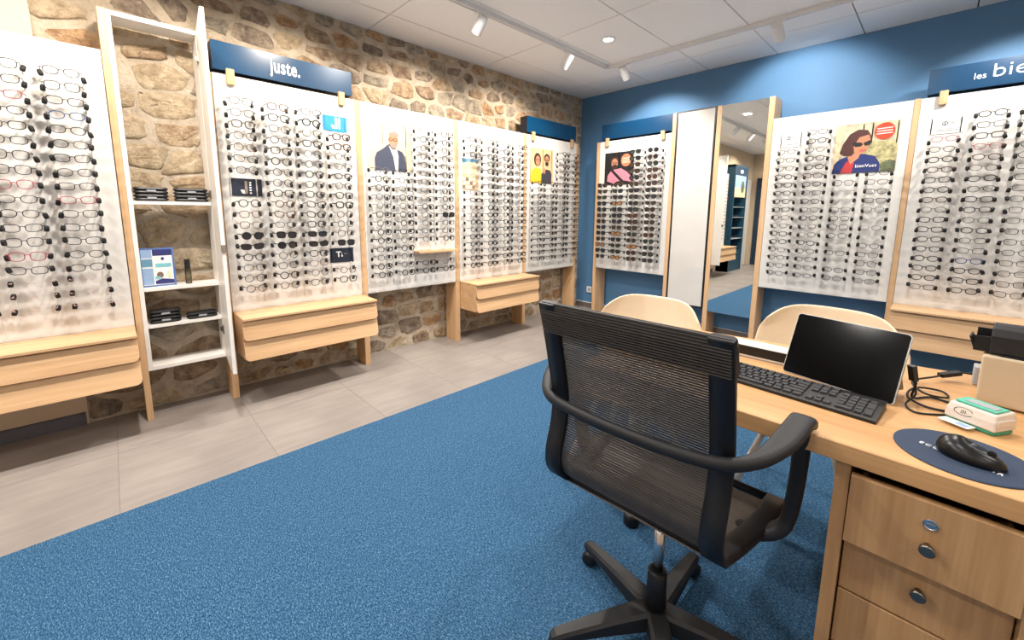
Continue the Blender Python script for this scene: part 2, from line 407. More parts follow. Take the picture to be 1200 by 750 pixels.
for i, x in enumerate((1.07, 2.35, 3.62, 4.8)):
    spot(x, -.79, (x+.02, -.1, (1.8, 2.1, 1.6, 1.6)[i]), 'white cylinder spotlight, %s on the track beside the blue wall' % ['first from the stone wall', 'second from the stone wall', 'third from the stone wall', 'last from the stone wall'][i], (.75, .62, .85, 1)[i])

# ------------------------------------------------------------------ wall furniture
DL, DB = .213, .256           # front of the display system, from each wall
def wall_thing(name, label, cat, wall, s, d, z, group=None):
    return thing(name, label, cat, wpt(wall, s, d, z), wall[1], group)
def post(wall, s0, s1, z1, label, dpt, back=.05):
    sc = (s0+s1)/2; t = tag(part('wooden_post', MB().box(-(s1-s0)/2, (s1-s0)/2, -dpt, -back, 0, z1), OAKZ, None, wpt(wall, sc, 0, 0), wall[1]), label, 'post', 'oak display posts')
    bevel(t, .0015, 1)
post(WL, -4.388, -4.358, 2.262, 'tall oak post between cream panel and white open cabinet', DL+.002)
post(WL, -3.962, -3.925, 2.05, 'oak post between white open cabinet and the lettered panel', DL-.002)
post(WL, -3.059, -3.016, 2.052, 'oak post between lettered panel and the grey-haired man poster panel', DL+.003)
post(WL, -2.155, -2.109, 2.052, 'oak post between grey-haired man poster panel and landscape card panel', DL+.003)
post(WL, -1.263, -1.217, 2.052, 'oak post between landscape card panel and couple poster panel', DL+.003)
post(WL, -.366, -.322, 2.052, 'oak post between couple poster panel and the room corner', DL+.003)
post(WB, .433, .476, 2.05, 'oak post on blue wall between room corner and sunglasses panel', DB+.003)
post(WB, 1.338, 1.378, 2.236, 'tall oak post between sunglasses panel and glossy white board', DB+.003)
post(WB, 1.768, 1.810, 2.236, 'tall oak post between glossy white board and mirror', DB+.003)
post(WB, 2.197, 2.240, 2.24, 'tall oak post between mirror and woman poster panel', DB+.003)
post(WB, 3.117, 3.150, 2.055, 'oak post between woman poster panel and the last lettered panel', DB+.003)
post(WB, 4.01, 4.045, 2.055, 'oak post at the far end of the last lettered panel', DB+.003)

PZ0, PZ1 = .583, 2.05
ROW0, ROWP, NROW = 1.883, .0673, 18
GD = .118                      # glasses front stands off the panel
peg_m = MB()
peg_m.lathe([(.005, .015), (.0085, .012), (.0100, .003), (.0100, -.008), (.008, -.014), (.003, -.015)], 10, (0, -.040, 0))
peg_me = peg_m.mesh('peg', BLACKR)
rod_me = MB().box(-.0022, .0022, -.04, 0, -.012, -.0075).mesh('peg_arm', ACRYL)

# --- eyeglasses meshes
def outline(w_, h_, e, skew=0, drop=0, n=18):
    pts = []
    for k in range(n):
        a = 2*PI*k/n; c, s_ = math.cos(a), math.sin(a)
        x = w_/2*math.copysign(abs(c)**(2/e), c); zz = h_/2*math.copysign(abs(s_)**(2/e), s_)
        x *= 1+skew*(zz/h_); zz += drop*x
        pts.append((x, zz))
    return pts
SHAPES = dict(oval=(.051, .036, 2.3, .06, 0), round=(.047, .044, 2.0, .05, 0), rectangular=(.053, .035, 3.2, .10, .05), square=(.050, .041, 3.0, .14, 0), cat=(.052, .039, 2.6, .22, .14), teardrop=(.053, .042, 2.5, .25, -.05))
def glasses_meshes(shape, thick):
    w_, h_, e, sk, dr = SHAPES[shape]; off = w_/2+.0085
    fr = MB(); lens = []
    for sx in (-1, 1):
        o = outline(w_, h_, e, sk, dr)
        pts = [(sx*(off+x), -.0012*abs(x/.025)**2 + 0.004*abs((off+x)/.06)**2, zz) for x, zz in o]
        if thick > 0: fr.sweep(pts, [(-thick, -thick), (thick, -thick), (thick, thick), (-thick, thick)], (0, 1, 0.001), closed=True, smooth=False)
        lm = MB(); lm.add([(p[0], p[1]-.0006, p[2]) for p in pts], [tuple(range(len(pts))) if sx > 0 else tuple(reversed(range(len(pts))))])
        lens.append(lm)
        t = max(thick, .0011); ex = sx*(off+w_/2)
        fr.tube([(ex-sx*.002, .003, h_*.22), (ex+sx*.006, .004, h_*.24), (ex+sx*.009, .010, h_*.24)], t*1.15, 4)
    t = max(thick, .0011)*1.05; bz = h_*.12
    fr.tube([(-.0105, 0, bz-.002), (-.006, -.002, bz+.003), (0, -.003, bz+.0045), (.006, -.002, bz+.003), (.0105, 0, bz-.002)], t, 4)
    tm = MB(); ex = off+w_/2+.009
    tm.box(ex-.0012, ex+.0008, .008, .064, h_*.24-max(.0015, thick*1.2), h_*.24+max(.0015, thick*1.2))
    tl = MB(); tl.box(-ex-.0008, -ex+.0012, .008, .064, h_*.24-max(.0015, thick*1.2), h_*.24+max(.0015, thick*1.2))
    return fr, lens, tm, tl, h_
GM = {}
def gset(shape, thick, color, lensmat):
    k = (shape, thick, color, lensmat.name)
    if k not in GM:
        fr, le, tm, tl, h_ = glasses_meshes(shape, thick); c = FR[color]
        GM[k] = (fr.mesh('frame', c), le[0].mesh('lens', lensmat), le[1].mesh('lens', lensmat), tm.mesh('temple', c), tl.mesh('temple', c))
    return GM[k]
def put_glasses(wall, s, d, z, shape, thick, color, lensmat, label, cat, group, name):
    loc = wpt(wall, s, d, z)
    g = thing(name, label, cat, loc, wall[1]+R(rng.uniform(-3, 3)), group)
    g.rotation_euler.x = R(rng.uniform(-5, 2)); g.rotation_euler.y = R(rng.uniform(-2, 2))
    ms_ = gset(shape, thick, color, lensmat)
    for nm, me in zip(('frame', 'lens', 'lens', 'temple', 'temple'), ms_): link(nm, me, g)
    return g
STUFF = MB(); STM = [FR['black'], FR['gunmetal'], FR['tortoise'], LENS]
def stuff_glasses(wall, s, d, z, shape, thick, ci):
    fr, le, tm, tl, h_ = glasses_meshes(shape, thick)
    for mb, mi in ((fr, ci), (le[0], 3), (le[1], 3), (tm, ci), (tl, ci)):
        vs = []
        for (x, y, zz) in mb.v:
            px = wpt(wall, s+x, d-y, z+zz); vs.append(px)
        STUFF.add(vs, mb.f, mi)
THK = dict(thin=.0016, medium=.0024, bold=.0033, rimless=0.0)
COLW = dict(black='black', gunmetal='dark grey', tortoise='brown', red='dark red', blue='blue', grey='grey', pink='pale pink')

def panel(wall, s0, s1, ref, label, cols, missing, style, colref, group, rev=False, stuff=False):
    dd = DL if wall is WL else DB; sc = (s0+s1)/2
    p = wall_thing('eyewear_display', label, 'eyewear display', wall, sc, dd, PZ0, 'white display panels')
    bd = part('board', MB().box(-(s1-s0)/2, (s1-s0)/2, 0, .018, 0, PZ1-PZ0), PANEL, p)
    for c, s in enumerate(cols):
        for sx in (-1, 1):
            part('clear_rail', MB().box(-.0035, .0035, -.004, 0, .05, PZ1-PZ0-.13), ACRYL, p, (s-sc+sx*.071, 0, 0))
        for r_ in range(NROW):
            if (c, r_) in missing: continue
            z = ROW0-ROWP*r_
            for sx in (-1, 1):
                pg = link('peg', peg_me, p, (s-sc+sx*(.071+rng.uniform(-.002, .002)), 0, z-PZ0-.004))
                pg.rotation_euler = (R(rng.uniform(-14, 14)), R(rng.uniform(-16, 16)), 0)
                link('peg_arm', rod_me, pg)
            shape, th, colr, sun = style(c, r_)
            cc = (len(cols)-1-c) if rev else c
            if stuff:
                stuff_glasses(wall, s+rng.uniform(-.003, .003), dd+GD, z, shape, THK[th], {'black': 0, 'gunmetal': 1}.get(colr, 2)); continue
            adj = {'thin': 'thin', 'medium': '', 'bold': 'bold', 'rimless': 'rimless'}[th]
            where = '%s row, %s column from %s, %s' % (ORD[r_], ORD[cc], colref, ref)
            if sun is None:
                lab = ' '.join(('%s %s %s eyeglasses' % (adj, COLW[colr], shape.replace('cat', 'cat-eye'))).split())
                put_glasses(wall, s+rng.uniform(-.003, .003), dd+GD, z, shape, THK[th], colr, LENS, lab+', '+where, 'eyeglasses', group, 'eyeglasses')
            else:
                put_glasses(wall, s+rng.uniform(-.003, .003), dd+GD, z, shape, THK[th], colr, SUNLENS[sun], '%s sunglasses, %s' % (['dark grey', 'dark brown', 'amber', 'dark green'][sun], where), 'sunglasses', group, 'sunglasses')
    return p
rs = random.Random(21)
def pick(opts): return rs.choices([o[0] for o in opts], [o[1] for o in opts])[0]
def st1(c, r_):
    if r_ >= 15: return 'rectangular', 'rimless', 'pink', None
    if c == 1 and r_ in (5, 11): return 'oval', 'thin', 'red', None
    return pick([('rectangular', 4), ('oval', 3), ('square', 2)]), 'thin', pick([('gunmetal', 5), ('black', 4), ('red', .8), ('blue', .6)]), None
def st2(c, r_):
    if (r_ in (12, 13) and c < 3) or (r_ == 13 and c == 3): return pick([('square', 1), ('round', 1), ('rectangular', 1)]), 'medium', 'black', 0
    if r_ < 6 or r_ in (9, 10): return pick([('round', 3), ('cat', 2), ('square', 3)]), pick([('medium', 3), ('bold', 1), ('thin', 1)]), pick([('black', 6), ('tortoise', 2), ('grey', 1)]), None
    return pick([('round', 3), ('square', 3), ('oval', 1)]), pick([('medium', 1), ('thin', 3)]), pick([('black', 5), ('gunmetal', 3), ('tortoise', 1)]), None
def st3(c, r_):
    if (c, r_) == (3, 10): return 'square', 'medium', 'black', 0
    return pick([('round', 4), ('square', 2), ('rectangular', 1)]), pick([('medium', 3), ('thin', 3)]), pick([('black', 5), ('gunmetal', 3), ('grey', 1)]), None
def st4(c, r_): return pick([('round', 3), ('square', 3), ('rectangular', 2)]), pick([('medium', 2), ('thin', 2)]), pick([('black', 4), ('gunmetal', 2), ('tortoise', 1)]), None
def st6(c, r_): return pick([('square', 2), ('round', 2), ('cat', 1), ('teardrop', 1)]), pick([('medium', 1), ('bold', 2)]), pick([('black', 5), ('tortoise', 2)]), pick([(0, 6), (1, 3), (2, 1), (3, 2)])
def st7(c, r_):
    if c >= 2: return pick([('oval', 2), ('rectangular', 2), ('square', 1)]), pick([('thin', 4), ('rimless', 1)]), pick([('black', 3), ('gunmetal', 3), ('grey', 1)]), None
    return pick([('oval', 5), ('rectangular', 2)]), pick([('thin', 2), ('medium', 2)]), pick([('black', 7), ('gunmetal', 1), ('tortoise', 1)]), None
def st8(c, r_):
    if c == 1 and r_ == 14: return 'oval', 'medium', 'blue', None
    if c == 0 and r_ == 2 or c == 1 and r_ == 3: return 'oval', 'thin', 'red', None
    if c == 2: return pick([('oval', 2), ('rectangular', 2)]), 'thin', pick([('black', 3), ('gunmetal', 3)]), None
    return pick([('oval', 5), ('rectangular', 2)]), pick([('thin', 1), ('medium', 3)]), pick([('black', 7), ('gunmetal', 1), ('tortoise', 1)]), None
pos = {(0, i) for i in range(5)} | {(1, i) for i in range(5)}
panel(WL, -5.262, -4.392, 'cream panel without pictures', 'cream panel of eyeglasses without pictures, beside the white open cabinet', (-5.135, -4.935, -4.737, -4.540), {(0, i) for i in range(18)}, st1, 'white cabinet', 'eyeglasses on the cream panel', rev=True)
panel(WL, -3.922, -3.061, 'panel under lettered sign', 'white panel of eyeglasses under the lettered blue sign by the cabinet', (-3.805, -3.607, -3.410, -3.212), {(0, 7), (0, 8), (3, 0), (3, 1), (3, 14), (3, 15)}, st2, 'white cabinet', 'eyeglasses on the lettered panel by the cabinet')
panel(WL, -3.014, -2.157, 'grey-haired man panel', 'white panel of eyeglasses with the grey-haired man poster', (-2.915, -2.715, -2.515, -2.310), pos | {(2, 14), (2, 15), (3, 14), (3, 15)}, st3, 'lettered panel', 'eyeglasses on the grey-haired man panel')
panel(WL, -2.107, -1.265, 'landscape card panel', 'white panel of eyeglasses with the small landscape card', (-2.005, -1.795, -1.595, -1.390), {(0, i) for i in range(3, 7)}, st4, 'grey-haired man panel', None, stuff=True)
panel(WL, -1.215, -.368, 'couple poster panel', 'white panel of eyeglasses with the poster of a couple', (-1.095, -.890, -.690, -.490), pos, st4, 'landscape panel', None, stuff=True)
panel(WB, .478, 1.336, 'bearded man panel', 'white panel of sunglasses with the bearded man poster', (.605, .805, 1.002, 1.203), pos, st6, 'room corner', 'sunglasses on the bearded man panel')
panel(WB, 2.242, 3.115, 'woman poster panel', 'white panel of eyeglasses with the poster of a woman in sunglasses', (2.385, 2.584, 2.783, 2.979), {(0, 0), (0, 1)} | {(2, i) for i in range(5)} | {(3, i) for i in range(5)}, st7, 'mirror', 'eyeglasses on the woman poster panel')
panel(WB, 3.152, 4.008, 'lettered blue-wall panel', 'white panel of eyeglasses under the lettered sign on the blue wall', (3.292, 3.495, 3.690, 3.888), {(0, 0), (0, 1)} | {(3, i) for i in range(18)}, st8, 'woman panel', 'eyeglasses on the lettered blue-wall panel')
so = link('rows_of_eyeglasses', STUFF.mesh('rows_of_eyeglasses', STM)); so['kind'] = 'stuff'
tag(so, 'rows of eyeglasses on the landscape card panel and the couple poster panel', 'eyeglasses')

# signs on top of the panels
def sign(wall, s0, s1, label, txt=None):
    dd = DL if wall is WL else DB; sc = (s0+s1)/2; hw = (s1-s0)/2
    t = wall_thing('header_sign', label, 'sign', wall, sc, dd, 2.046, 'blue header signs')
    part('sign_face', MB().box(-hw, hw, -.003, .004, .026, .190), SIGNB, t)
    part('sign_body', MB().box(-hw+.002, hw-.002, .004, .10, .027, .189), SIGND, t)
    for sx in (-1, 1):
        bevel(part('clip', MB().box(sx*(hw-.085)-.021, sx*(hw-.085)+.021, -.026, -.0035, -.055, .036), OAKZ, t), .002, 1)
    if txt == 'j':
        o = link('lettering', text_mesh('juste.', .125, PRINTW, 'lettering', bold=.0022, xs=.62, spacing=1.08), t, (-.02, -.0045, .078)); o.rotation_euler.x = PI/2
    if txt == 'b':
        o = link('lettering', text_mesh('les', .055, PRINTW, 'lettering', bold=-.0003, xs=1.0), t, (-.172, -.0045, .084)); o.rotation_euler.x = PI/2
        o = link('lettering', text_mesh('bienVues', .118, PRINTW, 'lettering', bold=-.0011, xs=1.12), t, (.118, -.0045, .082)); o.rotation_euler.x = PI/2
    return t
sign(WL, -3.916, -3.074, 'glossy blue header sign lettered juste above the panel beside the cabinet', 'j')
sign(WL, -1.218, -.386, 'plain blue header sign above the couple poster panel', None)
sign(WB, .495, 1.333, 'plain blue header sign above the sunglasses panel', None)
sign(WB, 3.175, 4.0, 'glossy blue header sign with white lettering on the blue wall', 'b')

# drawer benches
def bench(wall, s0, s1, label):
    dd = DL if wall is WL else DB; sc = (s0+s1)/2; hw = (s1-s0)/2; F = .262
    t = wall_thing('drawer_bench', label, 'drawer bench', wall, sc, dd, .315, 'oak drawer benches')
    part('body', MB().box(-hw+.002, hw-.002, -F+.028, .10, .004, .252), OAKX, t)
    bevel(part('top', MB().box(-hw, hw, -F, .0, .2525, .268), OAKX, t), .002, 1)
    for z0, z1 in ((.128, .243), (.0, .120)):
        r_ = .028; poly = [(-hw, z1), (-hw, z0+r_)] + [(-hw+r_-r_*math.cos(R(a)), z0+r_-r_*math.sin(R(a))) for a in range(15, 91, 15)] + [(hw-r_+r_*math.sin(R(a)), z0+r_-r_*math.cos(R(a))) for a in range(0, 76, 15)] + [(hw, z0+r_), (hw, z1)]
        fn = lambda u, v, tt: (u, -F+.024-(z1-v)*.17-tt, v)
        part('drawer_front', MB().prism(poly, fn, -.012, .004), OAKX, t)
bench(WL, -5.262, -4.392, 'oak two-drawer bench under the cream panel')
bench(WL, -3.922, -3.064, 'oak two-drawer bench under the lettered panel by the cabinet')
bench(WL, -2.105, -1.268, 'oak two-drawer bench under the landscape card panel')
bench(WB, 3.153, 4.006, 'oak two-drawer bench under the lettered panel on the blue wall')

# small oak shelf on the man panel
t = wall_thing('small_shelf', 'small oak ledge projecting from the grey-haired man panel', 'shelf', WL, -2.39, DL, .885)
part('ledge', MB().box(-.205, .205, -.10, 0, 0, .016), OAKX, t); part('back_plate', MB().box(-.205, .205, -.006, 0, .016, .085), WHITE, t)

# cards and posters : (u right, v up) print, built as thin layers on a backing
def poster(name, wall, s0, s1, z0, z1, bg, layers, label, cat, group=None):
    dd = DL if wall is WL else DB; sc = (s0+s1)/2; wd, ht = s1-s0, z1-z0
    t = wall_thing(name, label, cat, wall, sc, dd, z0, group)
    part('sheet', MB().box(-wd/2, wd/2, -.004, 0, 0, ht), bg, t)
    for i, (nm, poly, mat) in enumerate(layers):
        fn = lambda u, v, tt: ((u-.5)*wd, -tt, v*ht)
        if sum(a[0]*b_[1]-b_[0]*a[1] for a, b_ in zip(poly, poly[1:]+poly[:1])) < 0: poly = poly[::-1]
        part(nm, MB().prism([(min(max(u, 0), 1), min(max(v, 0), 1)) for u, v in poly], fn, .003, .0044+.0003*i), mat, t)
    return t
P = {}
def pm(name, rgb, var=.05, scale=40):
    P[name] = plain('print_'+name, rgb, .6, var=var, scale=scale); return P[name]
for n_, c_ in dict(cream=(226, 200, 164), slate=(58, 64, 84), skin=(190, 130, 98), greyhair=(146, 130, 116), shirt=(224, 208, 206), dark=(30, 26, 28), peach=(228, 182, 138), yellow=(226, 182, 40),
                   charcoal=(58, 56, 64), brownhair=(58, 38, 32), black=(22, 18, 22), pink=(206, 130, 146), bob=(78, 42, 38), navy=(28, 44, 104), redshirt=(186, 52, 56), lips=(190, 90, 84), sky=(104, 152, 180), sand=(236, 208, 168), village=(196, 170, 132), glow=(238, 214, 186), orange=(224, 120, 86), paleblue=(150, 178, 214), aqua=(120, 190, 200), indigo=(44, 50, 110), beard=(120, 100, 88)).items(): pm(n_, c_)
pm('garden', (196, 186, 158), .45, 14); pm('flowers', (168, 160, 116), .5, 40); pm('foliage', (92, 100, 72), .5, 30)
def glasses_print(cx, cy, w_, mat): return [('printed_glasses', ell(cx+q*w_*.27, cy, w_*.24, w_*.18, 12), mat) for q in (-1, 1)] + [('printed_lens', ell(cx+q*w_*.27, cy, w_*.17, w_*.12, 10), P['skin']) for q in (-1, 1)]
poster('poster', WL, -2.975, -2.595, 1.556, 1.932, P['cream'], [
    ('printed_jacket', [(.15, 0), (.15, .24), (.2, .36), (.36, .46), (.45, .54), (.5, .56), (.64, .47), (.78, .42), (.85, .32), (.87, 0)], P['slate']),
    ('printed_shirt', [(.47, .53), (.55, .45), (.66, .46), (.69, .3), (.67, 0), (.62, 0), (.57, .3)], P['shirt']),
    ('printed_head', ell(.585, .64, .105, .17), P['skin']), ('printed_hair', ell(.6, .745, .105, .075, 14, -10, 190), P['greyhair']),
    ('printed_beard', ell(.585, .535, .075, .06), P['greyhair']), ('printed_ear', ell(.475, .645, .018, .035, 10), P['skin'])] + glasses_print(.575, .655, .19, P['dark']),
    'poster of a grey-haired man in a slate jacket on cream', 'poster', 'wall posters')
poster('poster', WL, -1.168, -.790, 1.556, 1.926, P['peach'], [
    ('printed_sweater', [(.02, 0), (.02, .28), (.12, .38), (.25, .44), (.42, .42), (.5, .3), (.5, 0)], P['yellow']),
    ('printed_pullover', [(.48, 0), (.48, .26), (.58, .36), (.7, .42), (.86, .4), (.94, .28), (.92, 0)], P['charcoal']),
    ('printed_hair', ell(.31, .67, .15, .19), P['brownhair']), ('printed_head', ell(.32, .64, .092, .145), P['skin']),
    ('printed_hair', ell(.715, .74, .13, .13), P['brownhair']), ('printed_head', ell(.715, .665, .09, .15), P['skin']), ('printed_beard', ell(.715, .575, .075, .065), P['brownhair']),
    ('printed_hand', ell(.6, .37, .05, .09, 12), P['skin'])] + glasses_print(.33, .665, .16, P['dark']) + glasses_print(.715, .685, .15, P['dark']),
    'poster of a couple, yellow sweater and dark pullover, on peach', 'poster', 'wall posters')
poster('poster', WB, .552, .913, 1.556, 1.916, P['black'], [
    ('printed_shirt', [(.1, .12), (.12, .3), (.22, .42), (.38, .48), (.6, .5), (.78, .4), (1.0, .2), (1.0, .05), (.7, .1), (.4, .02)], P['pink']),
    ('printed_strap', [(.2, .46), (.28, .49), (.72, .1), (.62, .06)], P['dark']),
    ('printed_hair', ell(.35, .745, .15, .13), P['brownhair']), ('printed_head', ell(.36, .655, .115, .16), P['skin']), ('printed_beard', ell(.365, .555, .105, .075), P['brownhair']),
    ('printed_sleeve', [(.3, 0), (.45, .1), (.75, .12), (1, .06), (1, 0)], P['dark']),
    ('printed_badge', ell(.76, .74, .175, .19, 22), P['orange'])] + [('printed_line', [(.64, v), (.88, v+.01), (.88, v+.035), (.64, v+.025)], P['glow']) for v in (.66, .72, .78)] + glasses_print(.36, .68, .19, P['dark']),
    'poster of a bearded man in a pink shirt on black', 'poster', 'wall posters')
t = poster('poster', WB, 2.686, 3.060, 1.560, 1.930, P['garden'], [
    ('printed_wall', [(0, 0), (0, 1), (.12, 1), (.1, .3), (.2, 0)], P['sand']), ('printed_flowers', [(.5, .0), (.5, .5), (.62, .62), (.95, .6), (1, .5), (1, 0)], P['flowers']), ('printed_foliage', [(.78, 0), (.76, .16), (.9, .24), (1, .2), (1, 0)], P['foliage']),
    ('printed_jacket', [(0, 0), (.03, .2), (.12, .3), (.26, .36), (.5, .38), (.68, .32), (.76, .18), (.77, 0)], P['navy']),
    ('printed_shirt', [(.14, 0), (.22, .22), (.3, .3), (.36, .2), (.33, 0)], P['redshirt']), ('printed_neck', [(.24, .32), (.3, .18), (.42, .3), (.46, .44), (.3, .46)], P['skin']),
    ('printed_hair', [(.1, .42), (.14, .6), (.24, .8), (.38, .88), (.52, .85), (.58, .74), (.58, .62), (.4, .5), (.3, .35), (.18, .36)], P['bob']),
    ('printed_head', [(.34, .42), (.32, .55), (.4, .72), (.55, .76), (.585, .62), (.55, .5), (.5, .4), (.42, .36)], P['skin']), ('printed_lips', ell(.47, .45, .06, .025, 10), P['lips']),
    ('printed_sunglasses', [(.3, .58), (.31, .63), (.44, .61), (.47, .57), (.43, .53), (.35, .53)], P['dark']), ('printed_sunglasses', [(.47, .6), (.58, .65), (.6, .6), (.57, .55), (.5, .54)], P['dark']),
    ('printed_badge', ell(.78, .80, .155, .165, 22), REDP)] + [('printed_line', [(.66, v), (.9, v+.01), (.9, v+.03), (.66, v+.02)], P['shirt']) for v in (.74, .79, .84)],
    'poster of a woman in sunglasses and navy jacket with red badge', 'poster', 'wall posters')
o = link('lettering', text_mesh('bienVues', .035, PRINTW, 'lettering'), t, (.02, -.0098, .04)); o.rotation_euler.x = PI/2
poster('landscape_card', WL, -2.072, -1.882, 1.444, 1.726, P['sand'], [
    ('printed_sky', [(0, .84), (0, 1), (1, 1), (1, .88), (.5, .9)], P['sky']), ('printed_village', [(0, 0), (0, .5), (.3, .52), (.4, .42), (1, .46), (1, 0)], P['village'])] +
    [('printed_house', [(u, v), (u+.16, v), (u+.16, v+.1), (u, v+.1)], P['glow'] if (i % 3) else P['beard']) for i, (u, v) in enumerate((a_*.2+.02+.05*(b_ % 2), b_*.13+.03) for b_ in range(3) for a_ in range(4))] + [('printed_house', [(.5, .5), (.64, .5), (.64, .56), (.5, .56)], P['shirt'])],
    'small card with a hillside village under blue sky', 'card')
def rect(u0, u1, v0, v1): return [(u0, v0), (u1, v0), (u1, v1), (u0, v1)]
t = poster('brand_card', WL, -3.882, -3.704, 1.324, 1.434, CARDN, [('printed_bar', rect(.46, .54, .14, .86), P['greyhair']), ('printed_letter', [(.32, .36), (.44, .36), (.46, .14), (.36, .14)], PRINTW)] + [('printed_dot', rect(.60, .66, v, v+.09), PRINTW) for v in (.14, .30, .45, .60, .73)], 'small navy card with upright white lettering on the lettered panel', 'card', 'small cards')
t = poster('brand_card', WL, -3.294, -3.124, 1.804, 1.910, CARDB, [('printed_bar', rect(.50, .59, .18, .9), PAPER), ('printed_letter', [(.32, .42), (.42, .42), (.46, .3), (.5, .3), (.5, .18), (.38, .18)], PRINTW), ('printed_bar', rect(.64, .71, .5, .9), PAPER)] + [('printed_dot', rect(.64, .71, v, v+.1), PRINTW) for v in (.18, .34)], 'small bright blue card with white lettering on the lettered panel', 'card', 'small cards')
t = poster('brand_card', WL, -3.294, -3.120, .852, .960, CARDN, [('printed_dot', ell(.5, .44, .04, .065, 10), PRINTW), ('printed_letter', rect(.48, .51, .5, .68), GREYP)], 'small navy card with a white capital T on the lettered panel', 'card', 'small cards')
o = link('lettering', text_mesh('T', .058, PRINTW, 'lettering', bold=.0012), t, (-.026, -.0055, .042)); o.rotation_euler.x = PI/2
o = link('lettering', text_mesh('la+', .02, GREYP, 'lettering'), t, (.028, -.0055, .058)); o.rotation_euler.x = PI/2
for (s0, s1, z0, z1, l_) in ((2.292, 2.469, 1.799, 1.911, 'white card with eye emblem on the woman poster panel'), (3.212, 3.385, 1.798, 1.9, 'white card with eye emblem on the lettered blue-wall panel')):
    poster('eye_card', WB, s0, s1, z0, z1, PAPER, [('printed_emblem', ell(.43, .66, .095, .135, 18), INK), ('printed_emblem_gap', ell(.43, .66, .07, .07, 14), PAPER), ('printed_emblem_pupil', ell(.43, .66, .025, .05, 10), INK)] +
           [('printed_line', rect(.58, .7, v, v+.04), GREYP) for v in (.58, .66, .74)] + [('printed_line', rect(.12, .88, .3, .33), GREYP), ('printed_line', rect(.2, .82, .2, .23), GREYP)], l_, 'card', 'white eye cards')

# glossy board and mirror
t = wall_thing('glossy_board', 'tall glossy white board in a thin black frame beside the mirror', 'board', WB, 1.573, DB, .296)
part('frame', MB().box(-.190, .190, -.001, .02, 0, 1.944).box(-.190, -.176, -.006, -.001, 0, 1.944).box(.176, .190, -.006, -.001, 0, 1.944).box(-.176, .176, -.006, -.001, 0, .014).box(-.176, .176, -.006, -.001, 1.930, 1.944), BLACKP, t)
part('board', MB().box(-.175, .175, -.005, -.0012, .015, 1.929), GLOSSW, t)
t = wall_thing('wall_mirror', 'tall narrow frameless mirror between two oak posts', 'mirror', WB, 2.0035, DB, .278)
part('glass', MB().box(-.192, .192, -.001, .004, 0, 1.957), MIRROR, t); part('backing', MB().box(-.192, .192, .0042, .02, 0, 1.957), OAKZ, t)
t = wall_thing('wall_socket', 'white wall socket low on the blue wall near the corner', 'wall socket', WB, .215, .001, .20)
bevel(part('plate', MB().box(-.04, .04, -.012, 0, 0, .08), WHITE, t), .004); part('socket_hole', MB().lathe([(.02, -.0125), (.02, -.0120)], 16, (0, 0, .04), 'y'), GREYP, t)

# ------------------------------------------------------------------ open cabinet
CY0, CY1 = -4.357, -3.963
t = wall_thing('open_cabinet', 'tall narrow white open cabinet with its door swung open, stone showing behind', 'cabinet', WL, (CY0+CY1)/2, 0, .300)
hw = (CY1-CY0)/2; ch = 2.258-.300
part('side_panel', MB().box(-hw, -hw+.020, -DL, -.05, 0, ch), WHITE, t); part('side_panel', MB().box(hw-.020, hw, -DL, -.05, 0, ch), WHITE, t)
part('top_panel', MB().box(-hw+.02, hw-.02, -DL, -.05, ch-.022, ch), WHITE, t); part('bottom_panel', MB().box(-hw+.02, hw-.02, -DL, -.05, 0, .020), WHITE, t)
for zt in (1.281, .785, .568):
    part('shelf', MB().box(-hw+.0205, hw-.0205, -DL+.004, -.05, zt-.318, zt-.300), WHITE, t)
dr = part('door', MB().box(0, .388, -.018, 0, 0, ch), WHITE, t, (hw-.001, -DL-.002, 0)); dr.rotation_euler.z = R(-94.5)
part('lock_plate', MB().box(.370, .394, -.020, .004, .705, .745), CHROME, dr)
for zz in (.16, 1.0, 1.78): part('hinge', MB().box(.004, .05, -.024, -.018, zz, zz+.05).box(-.004, .012, -.034, -.018, zz+.012, zz+.038), STEEL, dr)
def case(y0, y1, z, x0, x1, label):
    t = thing('glasses_case', label, 'glasses case', ((x0+x1)/2, (y0+y1)/2, z), PI/2, 'black glasses cases')
    lx, ly = (y1-y0)/2, (x1-x0)/2
    part('lower_shell', MB().rbox(-lx, lx, -ly, ly, 0, .019, .026, top=.35), BLACKP, t); part('lid', MB().rbox(-lx, lx, -ly, ly, .0195, .039, .026, top=.55), BLACKP, t)
    part('clasp', MB().box(-.02, .02, -ly-.002, -ly+.001, .014, .024), GREYP, t)
for i, z in enumerate((1.2815, 1.3210)):
    case(-4.330, -4.178, z, .125, .2, 'black glasses case, %s of the pair beside the oak post, upper cabinet shelf' % ['lower', 'upper'][i])
    case(-4.155, -3.990, z, .125, .2, 'black glasses case, %s of the pair beside the open door, upper cabinet shelf' % ['lower', 'upper'][i])
for i, z in enumerate((.5685, .6080)): case(-4.325, -4.18, z, .125, .2, 'black glasses case, %s of two stacked on the lower cabinet shelf' % ['lower', 'upper'][i])
case(-4.155, -4.0, .5685, .125, .2, 'single black glasses case lying on the lower cabinet shelf')
t = thing('leaflet_frame', 'blue-edged framed leaflet standing on the middle cabinet shelf', 'framed leaflet', (.150, -4.262, .7853), PI/2)
part('frame', MB().box(-.078, .078, -.006, .006, 0, .226), pm('frameblue', (84, 112, 170)), t)
